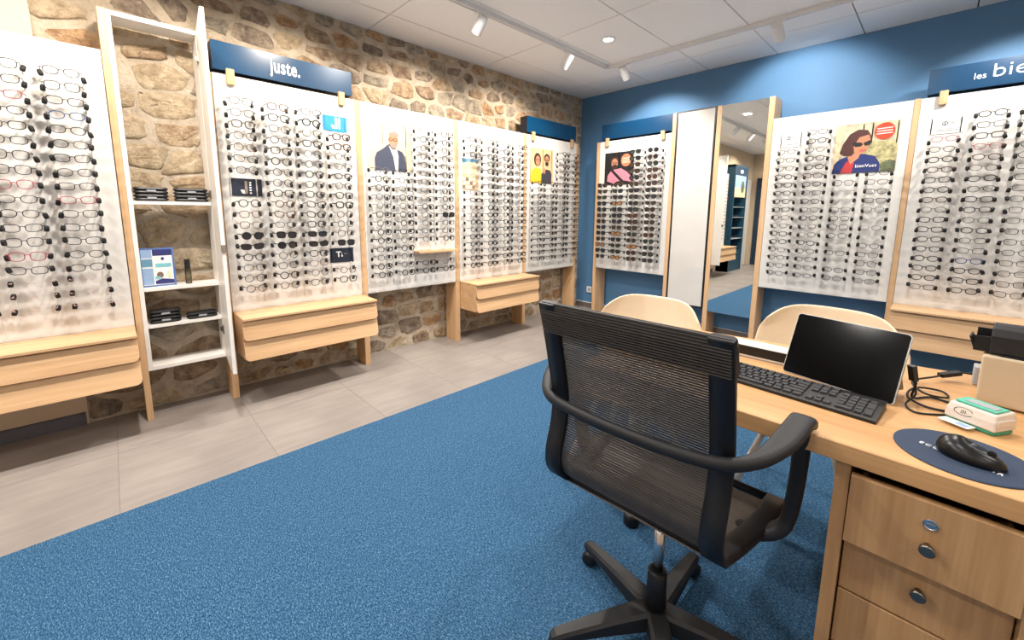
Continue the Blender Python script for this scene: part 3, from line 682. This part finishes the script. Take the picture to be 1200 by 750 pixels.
ft_ = [('printed_page', rect(.06, .94, .04, .96), PAPER), ('printed_header', rect(.38, .94, .8, .96), P['indigo']), ('printed_block', rect(.06, .36, .52, .72), P['sky']), ('printed_block', rect(.06, .36, .75, .96), P['paleblue']), ('printed_block', rect(.06, .36, .06, .48), P['paleblue']),
       ('printed_strip', rect(.44, .9, .5, .6), P['aqua']), ('printed_wave', [(.4, .06), (.4, .14), (.6, .2), (.94, .16), (.94, .06)], P['indigo']), ('printed_dots', ell(.66, .72, .05, .04, 10), P['indigo']), ('printed_picture', ell(.55, .3, .1, .08, 12), P['beard']), ('printed_picture', ell(.8, .3, .06, .1, 12), P['glow']), ('printed_picture', rect(.4, .56, .2, .26), P['aqua'])]
for i, (nm, poly, mat) in enumerate(ft_):
    part(nm, MB().prism(poly, lambda u, v, tt: ((u-.5)*.156, -tt, v*.226), .0055, .0064+.0003*i), mat, t)
t = thing('spray_bottle', 'small clear spray bottle with black cap on the middle cabinet shelf', 'bottle', (.150, -4.124, .7853), 0)
part('body', MB().lathe([(.014, 0), (.016, .004), (.016, .085), (.013, .092), (.011, .094)], 18), BOTTLEG, t); part('cap', MB().lathe([(.0145, .0945), (.0145, .148), (.013, .152)], 18), BLACKP, t)

# ------------------------------------------------------------------ far end of the room (seen in the mirror)
t = thing('display_unit', 'tall dark teal display unit with poster and shelves beyond the cream panel', 'display unit', (.013, -5.88, 0), PI/2)
U = .40
part('carcass', MB().box(-U, -U+.04, -.25, 0, 0, 2.26).box(U-.04, U, -.25, 0, 0, 2.26).box(-U, U, -.02, 0, 0, 2.26).box(-U, U, -.25, 0, 2.22, 2.26).box(-U, U, -.24, 0, 0, .45), TEAL, t)
part('header', MB().box(-U+.04, U-.04, -.248, -.02, 2.06, 2.22), SIGNB, t); part('header_label', MB().box(-.08, .08, -.251, -.248, 2.10, 2.17), PAPER, t)
part('picture', MB().box(-U+.05, U-.05, -.235, -.02, 1.60, 2.055), P['sand'], t); part('picture_sky', MB().box(-U+.05, U-.05, -.237, -.235, 1.8, 2.055), P['paleblue'], t)
part('picture_tree', MB().prism(ell(-.15, 1.82, .1, .13), lambda u, v, tt: (u, -tt, v), .236, .239), P['foliage'], t)
for z in (.7, .93, 1.16, 1.38): part('shelf', MB().box(-U+.04, U-.04, -.24, -.02, z, z+.012), GREYP, t)
for k in range(6):
    put_glasses(WL, -6.08+.2*(k % 3), .17, [.732, 1.192][k//3]+.0, 'square', .0017, 'grey', LENS, 'grey square eyeglasses, %s from the cream panel, %s shelf of the teal display unit' % (['third', 'second', 'first'][k % 3], ['lower', 'upper'][k//3]), 'eyeglasses', 'eyeglasses on the teal unit', 'eyeglasses')
d = struct('door_1', MB().box(.0125, .035, -7.32, -6.5, 0.005, 2.05), WHITE)
part('door_knob', MB().lathe([(.012, .035), (.012, .06), (.026, .065), (.028, .08), (.018, .09)], 16, (0, -6.6, 1.0), 'x'), STEEL, d)
dk = part('partition_panel', MB().box(.14, 1.15, YF+.002, YF+.06, 0, 2.1), pm('partition_navy', (18, 44, 66)), None)
tag(dk, 'tall dark navy panel against the plain wall beyond the teal unit', 'panel')

# ------------------------------------------------------------------ desk
DZ = .75
t = thing('desk', 'long oak desk with a white leg and black foot, tablet and keyboard on it', 'desk', (2.56, -3.352, 0))
o = part('desk_top', MB().prism([(0, 0), (1.62, 0), (1.62, .90), (0, .64)], lambda u, v, tt: (u, v, tt), .708, DZ), DESKW, t); bevel(o, .0015, 1)
for lx, ly in ((.042, .302), (1.52, .10), (1.52, .72)):
    lg = part('leg', MB().lathe([(.029, .055), (.029, .707)], 20, (lx, ly, 0)), WHITE, t)
    part('foot', MB().lathe([(.028, .0035), (.031, .008), (.031, .040), (.0285, .0548)], 20, (lx, ly, 0)), BLACKR, lg)
part('modesty_rail', MB().box(.10, 1.5, .42, .44, .60, .7075), WHITE, t)
t = thing('drawer_pedestal', 'oak drawer pedestal under the desk with its top drawer pulled out', 'drawer unit', (3.387, -3.0, 0))
part('side_panel', MB().box(-.153, -.1275, -.335, .30, .0035, .7075), DESKZ, t); part('side_panel', MB().box(.1275, .153, -.335, .30, .0035, .7075), DESKZ, t)
part('back_panel', MB().box(-.127, .127, .28, .30, .0035, .7075), DESKZ, t); part('bottom_panel', MB().box(-.127, .127, -.29, .279, .0035, .03), DESKZ, t)
part('runner_strip', MB().box(-.127, -.03, -.318, -.29, .692, .7075).box(.03, .127, -.318, -.29, .692, .7075), GREYP, t)
part('gap_shade', MB().box(-.127, .127, -.28, -.05, .69, .7075), BLACKP, t)  # black block stands in for the shade in the gap above the drawers
def knob(parent, z, y):
    part('knob', MB().lathe([(.006, y), (.0065, y-.012), (.0115, y-.014), (.0125, y-.022), (.010, y-.0245)], 18, (0, 0, z), 'y'), STEEL, parent)
for i, (z0, z1, yf) in enumerate(((.533, .688, -.352), (.392, .528, -.310), (.248, .387, -.310), (.036, .243, -.310))):
    dw = part('drawer', MB().box(-.1245, .1245, yf, yf+.018, z0, z1).box(-.112, .112, yf+.018, .25, z0+.015, z0+.023).box(-.112, -.104, yf+.018, .25, z0+.023, z1-.04).box(.104, .112, yf+.018, .25, z0+.023, z1-.04), DESKZ, t)
    bevel(dw, .0012, 1)
    knob(dw, (.600, .470, .33, .16)[i], yf)
    if i == 0: part('lock', MB().lathe([(.0115, yf), (.0115, yf-.003), (.0095, yf-.004), (.0085, yf-.001)], 18, (0, 0, .645), 'y').box(-.0065, .0065, yf-.0035, yf-.001, .6435, .6465), CHROME, dw)

# ------------------------------------------------------------------ office chair
ch = thing('office_chair', 'black mesh-back office swivel chair with armrests at the desk', 'office chair', (2.880, -3.405, .0035), R(2.0))
prof = smoothpath([(-.212, .998), (-.190, .92), (-.165, .82), (-.144, .72), (-.147, .64), (-.168, .56), (-.162, .505), (-.118, .460), (-.03, .442), (.08, .437), (.18, .443), (.245, .430)][::1] and
                  [(0, a, b) for a, b in ((-.212, .998), (-.190, .92), (-.165, .82), (-.144, .72), (-.147, .64), (-.168, .56), (-.162, .505), (-.118, .460), (-.03, .442), (.08, .437), (.18, .443), (.245, .430))], 8)
CO = -.035     # back centre relative to the column
HW = .228
for sx in (-1, 1):
    band = [(-.011, -.024), (.007, -.024), (.011, -.018), (.011, .018), (.007, .024), (-.011, .024)]
    pth = [Vector((CO+sx*(HW-.012+.045*max(0, min(1, (p.y+.10)/.25))*(p.z < .5)), p.y, p.z)) for p in prof]
    mb = MB(); rings = []
    for i, p in enumerate(pth):
        a = pth[max(i-1, 0)]; b_ = pth[min(i+1, len(pth)-1)]; tg = (b_-a).normalized(); nrm = Vector((1, 0, 0)).cross(tg)
        rings.append([tuple(p+nrm*u+Vector((1, 0, 0))*v) for u, v in band])
    mb.loft(rings, 0, True); part('side_frame', mb, NAVY, ch)
# woven mesh strands
ln = [0]
for i in range(1, len(prof)): ln.append(ln[-1]+(prof[i]-prof[i-1]).length)
def at(sv):
    for i in range(1, len(ln)):
        if ln[i] >= sv:
            k = (sv-ln[i-1])/(ln[i]-ln[i-1]); return prof[i-1].lerp(prof[i], k), (prof[i]-prof[i-1]).normalized()
    return prof[-1], (prof[-1]-prof[-2]).normalized()
def strands(s0, s1, pitch, wd, th, hw, off=0, sag=.0):
    mb = MB(); sv = s0
    while sv < s1:
        p, tg = at(sv); nrm = Vector((1, 0, 0)).cross(tg); rings = []
        for k in range(7):
            u = -1+2*k/6; c = p+nrm*(off+sag*(1-u*u)); c = Vector((CO+u*(hw+.045*max(0, min(1, (p.y+.10)/.25))*(p.z < .5)), c.y, c.z))
            rings.append([tuple(c+tg*a*wd/2+nrm*b_*th/2) for a, b_ in ((-1, -1), (1, -1), (1, 1), (-1, 1))])
        mb.loft(rings, 0, False); sv += pitch
    return mb
sgn = 1
o = part('mesh_fabric', strands(.075, .555, .0066, .0052, .0016, HW-.030, .004, .0), MESHL, ch); o['kind'] = 'stuff'
o = part('seat_mesh', strands(.556, ln[-1]-.02, .0056, .0046, .0016, HW-.020, -.010, .0), plain('seat_strand_grey', (98, 90, 84), .55, var=.12), ch); o['kind'] = 'stuff'
# top rail wrapped in mesh
mb = MB(); rail_sec = [(.016, -.088), (.019, -.06), (.016, -.02), (.009, -.002), (-.002, .002), (-.012, -.004), (-.017, -.03), (-.015, -.088)]
for u in (-1,):
    rings = [[(CO+xx, -.205+a-(b_*.26), .998+b_) for a, b_ in rail_sec] for xx in (-HW-.012, -HW-.006, HW+.006, HW+.012)]
    mb.loft(rings, 0, False)
tr = part('top_rail', mb, MESHT, ch); bevel(tr, .003)
mb = MB()
for k in range(13):
    zz = -.084+k*.0067
    mb.box(CO-HW-.008, CO+HW+.008, -.205-.0205-(zz*.26)+(.0 if zz < -.03 else (zz+.03)*.30), -.205-.0155-(zz*.26)+(.0 if zz < -.03 else (zz+.03)*.30), .998+zz, .998+zz+.0036)
o = part('rail_strands', mb, MESHL, tr); o['kind'] = 'stuff'
for sx in (-1, 1): part('end_screw', MB().lathe([(.005, sx*0), (.005, sx*.002)], 12, (CO+sx*(HW+.0125), -.203, .985), 'x'), STEEL, tr)
# arm tube behind the back, running into the armrests
half = [(0, -.205, .718), (.10, -.203, .719), (.19, -.192, .721), (.245, -.168, .724), (.285, -.115, .733), (.308, -.05, .750), (.320, .01, .766), (.325, .042, .772), (.326, .062, .760)]
arm_pts = [(-x, y, z) for x, y, z in half[:0:-1]] + half
arm_s = smoothpath([(x+CO, y, z) for x, y, z in arm_pts], 5)
def oval(a, b_, n=16, e=.62): return [(a*math.copysign(abs(math.cos(2*PI*k/n))**e, math.cos(2*PI*k/n)), b_*math.copysign(abs(math.sin(2*PI*k/n))**e, math.sin(2*PI*k/n))) for k in range(n)]
class Sec(list):
    def get(self): pass
secs = Sec()
for p in arm_s:
    f = min(1, max(0, (p.y+.17)/.12)); secs.append(oval(.013+.013*f, .0155-.0025*f, e=1-.4*f))
part('arm_tube', MB().sweep(arm_s, secs, (0, 0, 1)), BLACKM, ch)
for sx in (-1, 1):
    lp = smoothpath([(CO+sx*a, b_, c) for a, b_, c in ((.325, .050, .752), (.326, .064, .72), (.321, .096, .60), (.313, .110, .50), (.30, .105, .452), (.26, .09, .425), (.17, .07, .404))], 6)
    part('arm_support', MB().sweep(lp, oval(.017, .026), (sx*.02, 1, .02)), BLACKM, ch)
part('seat_pan', MB().box(CO-.19, CO+.19, -.02, .20, .404, .414).box(CO-.05, CO+.12, -.03, .12, .380, .404), BLACKM, ch)
part('front_bar', MB().tube([(CO-HW-.03, .247, .425), (CO, .25, .425), (CO+HW+.03, .247, .425)], .012, 10), BLACKM, ch)
part('lower_bar', MB().tube([(CO-HW+.02, -.112, .460), (CO, -.105, .455), (CO+HW-.02, -.112, .460)], .016, 10), BLACKM, ch)
part('gas_lift', MB().lathe([(.0145, .19), (.0145, .375)], 18), CHROME, ch)
part('column_sleeve', MB().lathe([(.030, .06), (.0275, .17), (.0265, .222), (.022, .226), (.016, .226)], 20), BLACKP, ch)
hub = part('star_base', MB().lathe([(.045, .055), (.052, .062), (.050, .095), (.036, .112)], 20), BLACKP, ch)
for a in (90, 162, 234, 306, 18):
    ca, sa = math.cos(R(a)), math.sin(R(a)); prof_a = []
    mb = MB(); rings = []
    for r_, zt, zb, hwid in ((.03, .112, .058, .030), (.12, .104, .060, .026), (.24, .088, .060, .021), (.30, .078, .055, .018), (.312, .070, .055, .014)):
        rings.append([(r_*ca-s_*hwid*sa, r_*sa+s_*hwid*ca, zz) for s_, zz in ((-1, zb), (-1, zt-.008), (-.7, zt), (.7, zt), (1, zt-.008), (1, zb))])
    mb.loft(rings, 0, False); part('base_arm', mb, BLACKM, hub)
    cx, cy = .292*ca, .292*sa
    wb = MB()
    ang = R(a+rng.uniform(40, 140)); ux, uy = math.cos(ang), math.sin(ang)
    for s_ in (-1, 1):
        q = MB().lathe([(.008, s_*.006), (.024, s_*.007), (.0255, s_*.012), (.0235, s_*.021), (.012, s_*.023)], 18, (0, 0, 0), 'x')
        wb.add([(cx+p[0]*ux-p[1]*uy, cy+p[0]*uy+p[1]*ux, .0258+p[2]) for p in q.v], q.f, 0, True)
    wb.add(*(lambda q: ([(cx+p[0], cy+p[1], p[2]) for p in q.v], q.f))(MB().lathe([(.009, .03), (.009, .062)], 10)))
    part('caster', wb, BLACKP, hub)

# ------------------------------------------------------------------ visitor chairs
def visitor(x, y, rz, label):
    t = thing('visitor_chair', label, 'chair', (x, y, .0045), rz, 'cream shell chairs')
    # local: faces -y, backrest on +y side
    pr = smoothpath([(0, -.22, .445), (0, -.10, .440), (0, .05, .430), (0, .14, .445), (0, .195, .52), (0, .225, .63), (0, .245, .74), (0, .255, .83)], 4)
    ws = [.20, .225, .235, .245, .262, .270, .262, .228]; nn = len(pr); mb = MB(); grid = []; M_ = 14
    for i, p in enumerate(pr):
        f = i/(nn-1)*7; k = min(int(f), 6); wv_ = ws[k]*(1-(f-k))+ws[k+1]*(f-k)
        bk = max(0, min(1, (f-2.5)/2.5)); row = []
        for j in range(M_+1):
            u = -1+2*j/M_; au = abs(u)
            zz = p.z+(1-bk)*.03*au**2.5 - max(0, (f-5.2)/1.8)*.07*au**6.0; yy = p.y-bk*.12*au**2.4
            if i <= 4: yy += (4-i)/4*.05*au**3
            row.append((u*wv_, yy, zz))
        grid.append(row)
    vs = [p for r_ in grid for p in r_]; fs = [(i*(M_+1)+j, i*(M_+1)+j+1, (i+1)*(M_+1)+j+1, (i+1)*(M_+1)+j) for i in range(nn-1) for j in range(M_)]
    mb.add(vs, fs, 0, True)
    s = part('shell', mb, SHELL, t); md = s.modifiers.new('thick', 'SOLIDIFY'); md.thickness = .010; md.offset = 0
    s.modifiers.new('sub', 'SUBSURF').levels = 1; s.modifiers['sub'].render_levels = 1
    part('seat_mount', MB().box(-.12, .12, -.12, .10, .395, .418), WHITE, t)
    for sx in (-1, 1):
        for sy in (-1, 1):
            part('leg', MB().tube([(sx*.10, sy*.09-.01, .405), (sx*.215, sy*.20-.01, .007)], .013, 10), WHITE, t)
    return t
visitor(2.425, -2.79, R(2), 'cream shell chair beside the free end of the desk')
visitor(3.045, -2.44, R(-4), 'cream shell chair behind the tablet, pushed up to the desk')

# ------------------------------------------------------------------ things on the desk
t = thing('tablet', 'black-screened tablet standing on its kickstand behind the keyboard', 'tablet', (3.1715, -3.001, DZ), R(-15))
TW, TH = .272, .190
sl = link('body', None) if 0 else None
mb = MB(); 
def rr(w_, h_, r_, n=5): return [(sx*(w_/2-r_)+r_*math.cos(R(a0+90*k/n)), sz+ r_*math.sin(R(a0+90*k/n))) for sx, sz, a0 in ((1, h_-r_, 0), (-1, h_-r_, 90), (-1, r_, 180), (1, r_, 270)) for k in range(n+1)]
bd = part('body', MB().prism(rr(TW, TH, .009), lambda u, v, tt: (u, tt, v), .0008, .0085), SILVER, t, (0, 0, .002)); bd.rotation_euler.x = R(-20)
part('screen', MB().prism(rr(TW-.004, TH-.004, .008), lambda u, v, tt: (u, tt, v+.002), -.0006, .0008), SCREEN, bd)
ks = part('kickstand', MB().prism(rr(TW-.03, .115, .01), lambda u, v, tt: (u, tt, -v), 0, .002), SILVER, bd, (0, .009, .118)); ks.rotation_euler.x = R(52)
t = thing('keyboard', 'black full-size keyboard lying in front of the tablet', 'keyboard', (3.0667, -3.1125, DZ), R(-4.6))
kb = MB(); poly = [(-.0635, 0), (.0635, 0), (.0635, .020), (.050, .0205), (-.058, .011), (-.0635, .008)]
part('body', MB().prism(poly, lambda u, v, tt: (tt, u, v), -.221, .221), KBASE, t)
KC = {}
def key(u, r_, wu=1.0, du=1.0):
    px, py = .0187, .0182
    if (wu, du) not in KC:
        w_, d_ = px*wu-.0026, py*du-.0028
        KC[(wu, du)] = MB().loft([[(-w_/2, -d_/2, 0), (w_/2, -d_/2, 0), (w_/2, d_/2, 0), (-w_/2, d_/2, 0)], [(-w_/2+.0014, -d_/2+.0012, .0048), (w_/2-.0014, -d_/2+.0012, .0048), (w_/2-.0014, d_/2-.0012, .0048), (-w_/2+.0014, d_/2-.0012, .0048)]]).mesh('key', KEYC)
    y = -.047+r_*py+(du-1)*py/2; z = .011+(y+.058)/.108*.0095
    o = link('key', KC[(wu, du)], t, (-.212+(u+wu/2)*px, y, z)); o.rotation_euler.x = math.atan(.0095/.108)
rows = [[1.25, 1.25, 1.25, 6.25, 1.25, 1.25, 1.25, 1.25], [1.25]+[1]*11+[2.75], [1.75]+[1]*11+[2.25], [1.5]+[1]*12+[1.5], [1]*13+[2], [1]*15]
for r_, ws_ in enumerate(rows):
    u = 0
    for w_ in ws_: key(u, r_ if r_ < 5 else 5.0, w_); u += w_
for u in (15.35, 16.35, 17.35):
    key(u, 0); 
    for r_ in (3, 4, 5): key(u, r_)
key(16.35, 1)
for r_ in range(5):
    for k in range(4):
        if k == 3 and r_ in (1, 3): continue
        if r_ == 0 and k == 1: continue
        if r_ == 0 and k == 0: key(18.7, 0, 2.0); continue
        key(18.7+k, r_, 1, 2 if (k == 3 and r_ in (0, 2)) else 1)
t = thing('mouse_pad', 'round navy mouse pad with white lettering on the desk', 'mouse pad', (3.420, -3.228, DZ))
part('mat', MB().lathe([(.1, 0), (.105, .0008), (.105, .0022), (.1, .003)], 56), PADM, t)
o = link('lettering', text_mesh('ECOUTER VOIR', .0140, PRINTW, 'lettering', bold=.0001, spacing=1.35), t, (-.0075, -.026, .0034), R(-23))
t = thing('computer_mouse', 'black computer mouse on the navy pad', 'mouse', (3.432, -3.244, DZ+.003), R(-16))
mb = MB(); rings = []
for zz, f in ((0, .93), (.004, 1), (.014, .99), (.024, .86), (.032, .62), (.036, .36), (.0375, .12)):
    rings.append([(-.002-.009*(zz/.0375)**1.5+f*.050*math.cos(2*PI*k/24)*(1.0), f*.031*math.sin(2*PI*k/24)*(1-.12*math.cos(2*PI*k/24)), zz*(1-.16*math.cos(2*PI*k/24))) for k in range(24)])
mb.loft(rings, 0, True); ms_ = part('shell', mb, plain('mouse_gloss_black', (14, 14, 16), .3), t)
part('scroll_wheel', MB().lathe([(.006, -.003), (.007, 0), (.006, .003)], 14, (.024, 0, .0265), 'y'), BLACKR, t)
t = thing('payment_terminal', 'off-white payment terminal with mint top and contactless mark beside the box', 'card terminal', (3.392, -3.027, DZ), R(-31))
LT, DT = .092, .070
part('base', MB().rbox(.001, LT-.001, .002, DT-.002, 0, .010, .010), MINTD, t)
bb = part('housing', MB().loft([[(0, 0, .010), (LT, 0, .010), (LT, DT, .010), (0, DT, .010)], [(.001, .002, .030), (LT-.001, .002, .030), (LT-.001, DT, .033), (.001, DT, .033)], [(.004, .008, .047), (LT-.004, .008, .047), (LT-.004, DT-.003, .050), (.004, DT-.003, .050)]]), OFFW, t); bevel(bb, .003)
tp = part('mint_tray', MB().box(.010, LT-.010, .016, DT-.010, .0482, .0515), MINT, t); tp.rotation_euler.x = R(1.5)
part('display', MB().box(.022, LT-.016, .026, DT-.022, .0512, .0530), GREYP, tp)
def contact(u0, v0):
    m_ = MB()
    def ln_(pts, r_=.0006): m_.tube([(u, .0015+.008*(v-.030)/.017 - .0006 if v > .03 else .0015, v) for u, v in pts], r_, 5)
    ln_([(u0+.017*math.cos(R(a)), v0+.0085*math.sin(R(a))) for a in range(20, 345, 15)])
    for k in range(3): ln_([(u0-.006+.0035*k+.003*math.cos(R(a)), v0+.0045*math.sin(R(a))) for a in (-60, -30, 0, 30, 60)], .0005)
    return m_
part('contactless_mark', contact(.034, .032), INK, t)
part('side_key', MB().box(LT-.002, LT+.0015, .006, DT-.012, .022, .036), OFFW, t)
t = thing('bank_card', 'white bank card inserted in the front of the payment terminal', 'card', (3.400, -3.034, DZ+.007), R(-31))
part('card', MB().box(-.004, .052, -.028, -.001, 0, .0012), PAPER, t); part('card_patch', MB().box(.024, .046, -.024, -.006, .0012, .0015), P['paleblue'], t)
t = thing('label_printer', 'beige desktop printer box with dark top at the end of the desk', 'printer', (3.450, -2.845, DZ), R(-6))
bevel(part('housing', MB().box(0, .40, 0, .26, .004, .132), BEIGE, t), .006, 3); part('lid', MB().box(.03, .397, .006, .257, .1322, .137), SIGND, t); part('foot', MB().box(.02, .38, .02, .24, 0, .004), BLACKR, t)
t = thing('card_dispenser', 'black rounded dispenser box with a slot, standing on the beige printer', 'dispenser', (3.438, -2.835, DZ+.1372), R(-6))
pf = [(.0, 0), (.085, 0), (.088, .045), (.080, .064), (.060, .072), (.025, .072), (.008, .064), (.0, .045)]
bevel(part('hood', MB().prism(pf, lambda u, v, tt: (tt, u, v), .022, .112), BLACKM, t), .003); part('slot', MB().rbox(.050, .084, .034, .048, .0715, .0726, .006), BLACKP, t)
part('tray', MB().box(-.006, .022, .006, .08, 0, .004).box(-.006, .022, .006, .010, .004, .04).box(-.006, .022, .076, .08, .004, .05).loft([[(-.006, .01, .004), (-.002, .01, .004), (-.002, .076, .004), (-.006, .076, .004)], [(-.016, .01, .034), (-.012, .01, .034), (-.012, .076, .034), (-.016, .076, .034)]]), BLACKP, t)
t = thing('document_scanner', 'slim white document scanner with black front lying behind the keyboard', 'scanner', (2.935, -2.885, DZ), R(0))
bevel(part('housing', MB().box(-.145, .145, -.028, .036, .002, .046), WHITE, t), .004); part('front_panel', MB().box(-.143, .143, -.0295, -.0275, .010, .041), BLACKP, t); part('base', MB().box(-.14, .14, -.026, .034, 0, .002), GREYP, t)
t = thing('paper_note', 'small framed white note lying on the desk behind the scanner', 'note', (2.985, -2.790, DZ), R(-8))
part('backing', MB().box(-.03, .03, -.025, .025, 0, .003), GREYP, t); part('sheet', MB().box(-.022, .022, -.017, .017, .003, .004), PAPER, t)
t = thing('tissue_pack', 'white crumpled paper pack on the desk near the first visitor chair', 'paper pack', (2.675, -2.915, DZ), R(10))
mb = MB(); rr_ = random.Random(3)
mb.loft([[(fx*(.06+rr_.uniform(-.004, .004))*math.cos(2*PI*k/14), fx*(.04+rr_.uniform(-.003, .003))*math.sin(2*PI*k/14), zz+rr_.uniform(-.002, .002)*(zz > 0)) for k in range(14)] for zz, fx in ((0, 1), (.02, 1.02), (.04, .85), (.052, .4))], 0, True)
part('wrap', mb, PAPER, t)
t = thing('desk_socket', 'grey upright socket block on the desk beside the beige printer', 'socket', (3.456, -2.66, DZ))
bevel(part('block', MB().box(-.004, .014, -.02, .03, 0, .055), GREYP, t), .003); 
def cable(pts, label, r_=.0028, plug=None):
    t = thing('cable', label, 'cable', pts[0], 0)
    q = [(x-pts[0][0], y-pts[0][1], z-pts[0][2]) for x, y, z in pts]
    part('cord', MB().tube(smoothpath(q, 6), r_, 7), BLACKR, t)
    if plug:
        p0, p1, w_ = plug; mb = MB(); a = Vector(p0)-Vector(pts[0]); b_ = Vector(p1)-Vector(pts[0])
        mb.sweep([a, b_], [(-w_, -w_*.7), (w_, -w_*.7), (w_, w_*.7), (-w_, w_*.7)], (0, 0, 1), smooth=False); part('plug', mb, BLACKP, t)
Z = DZ+.004
cable([(3.330, -2.965, DZ+.085), (3.338, -2.955, DZ+.05), (3.335, -2.95, Z+.004), (3.37, -2.90, Z), (3.415, -2.92, Z), (3.41, -2.975, Z), (3.36, -2.985, Z), (3.325, -2.945, Z+.004), (3.34, -2.86, Z+.006), (3.39, -2.83, Z+.002), (3.40, -2.885, Z+.004), (3.355, -2.90, Z+.008), (3.33, -2.82, Z+.010), (3.37, -2.74, Z+.012), (3.425, -2.672, DZ+.026), (3.450, -2.662, DZ+.028)],
      'looped black charging cable between the tablet and the grey socket', .0028, ((3.385, -2.715, DZ+.019), (3.425, -2.672, DZ+.026), .008))
cable([(3.3315, -2.985, DZ+.075), (3.340, -2.985, DZ+.03), (3.325, -3.01, Z+.002), (3.345, -3.045, Z-.001), (3.385, -3.02, Z-.001), (3.398, -3.005, Z-.001)], 'short black cable from the tablet to the payment terminal', .0024, ((3.326, -2.992, DZ+.105), (3.333, -2.985, DZ+.065), .008))
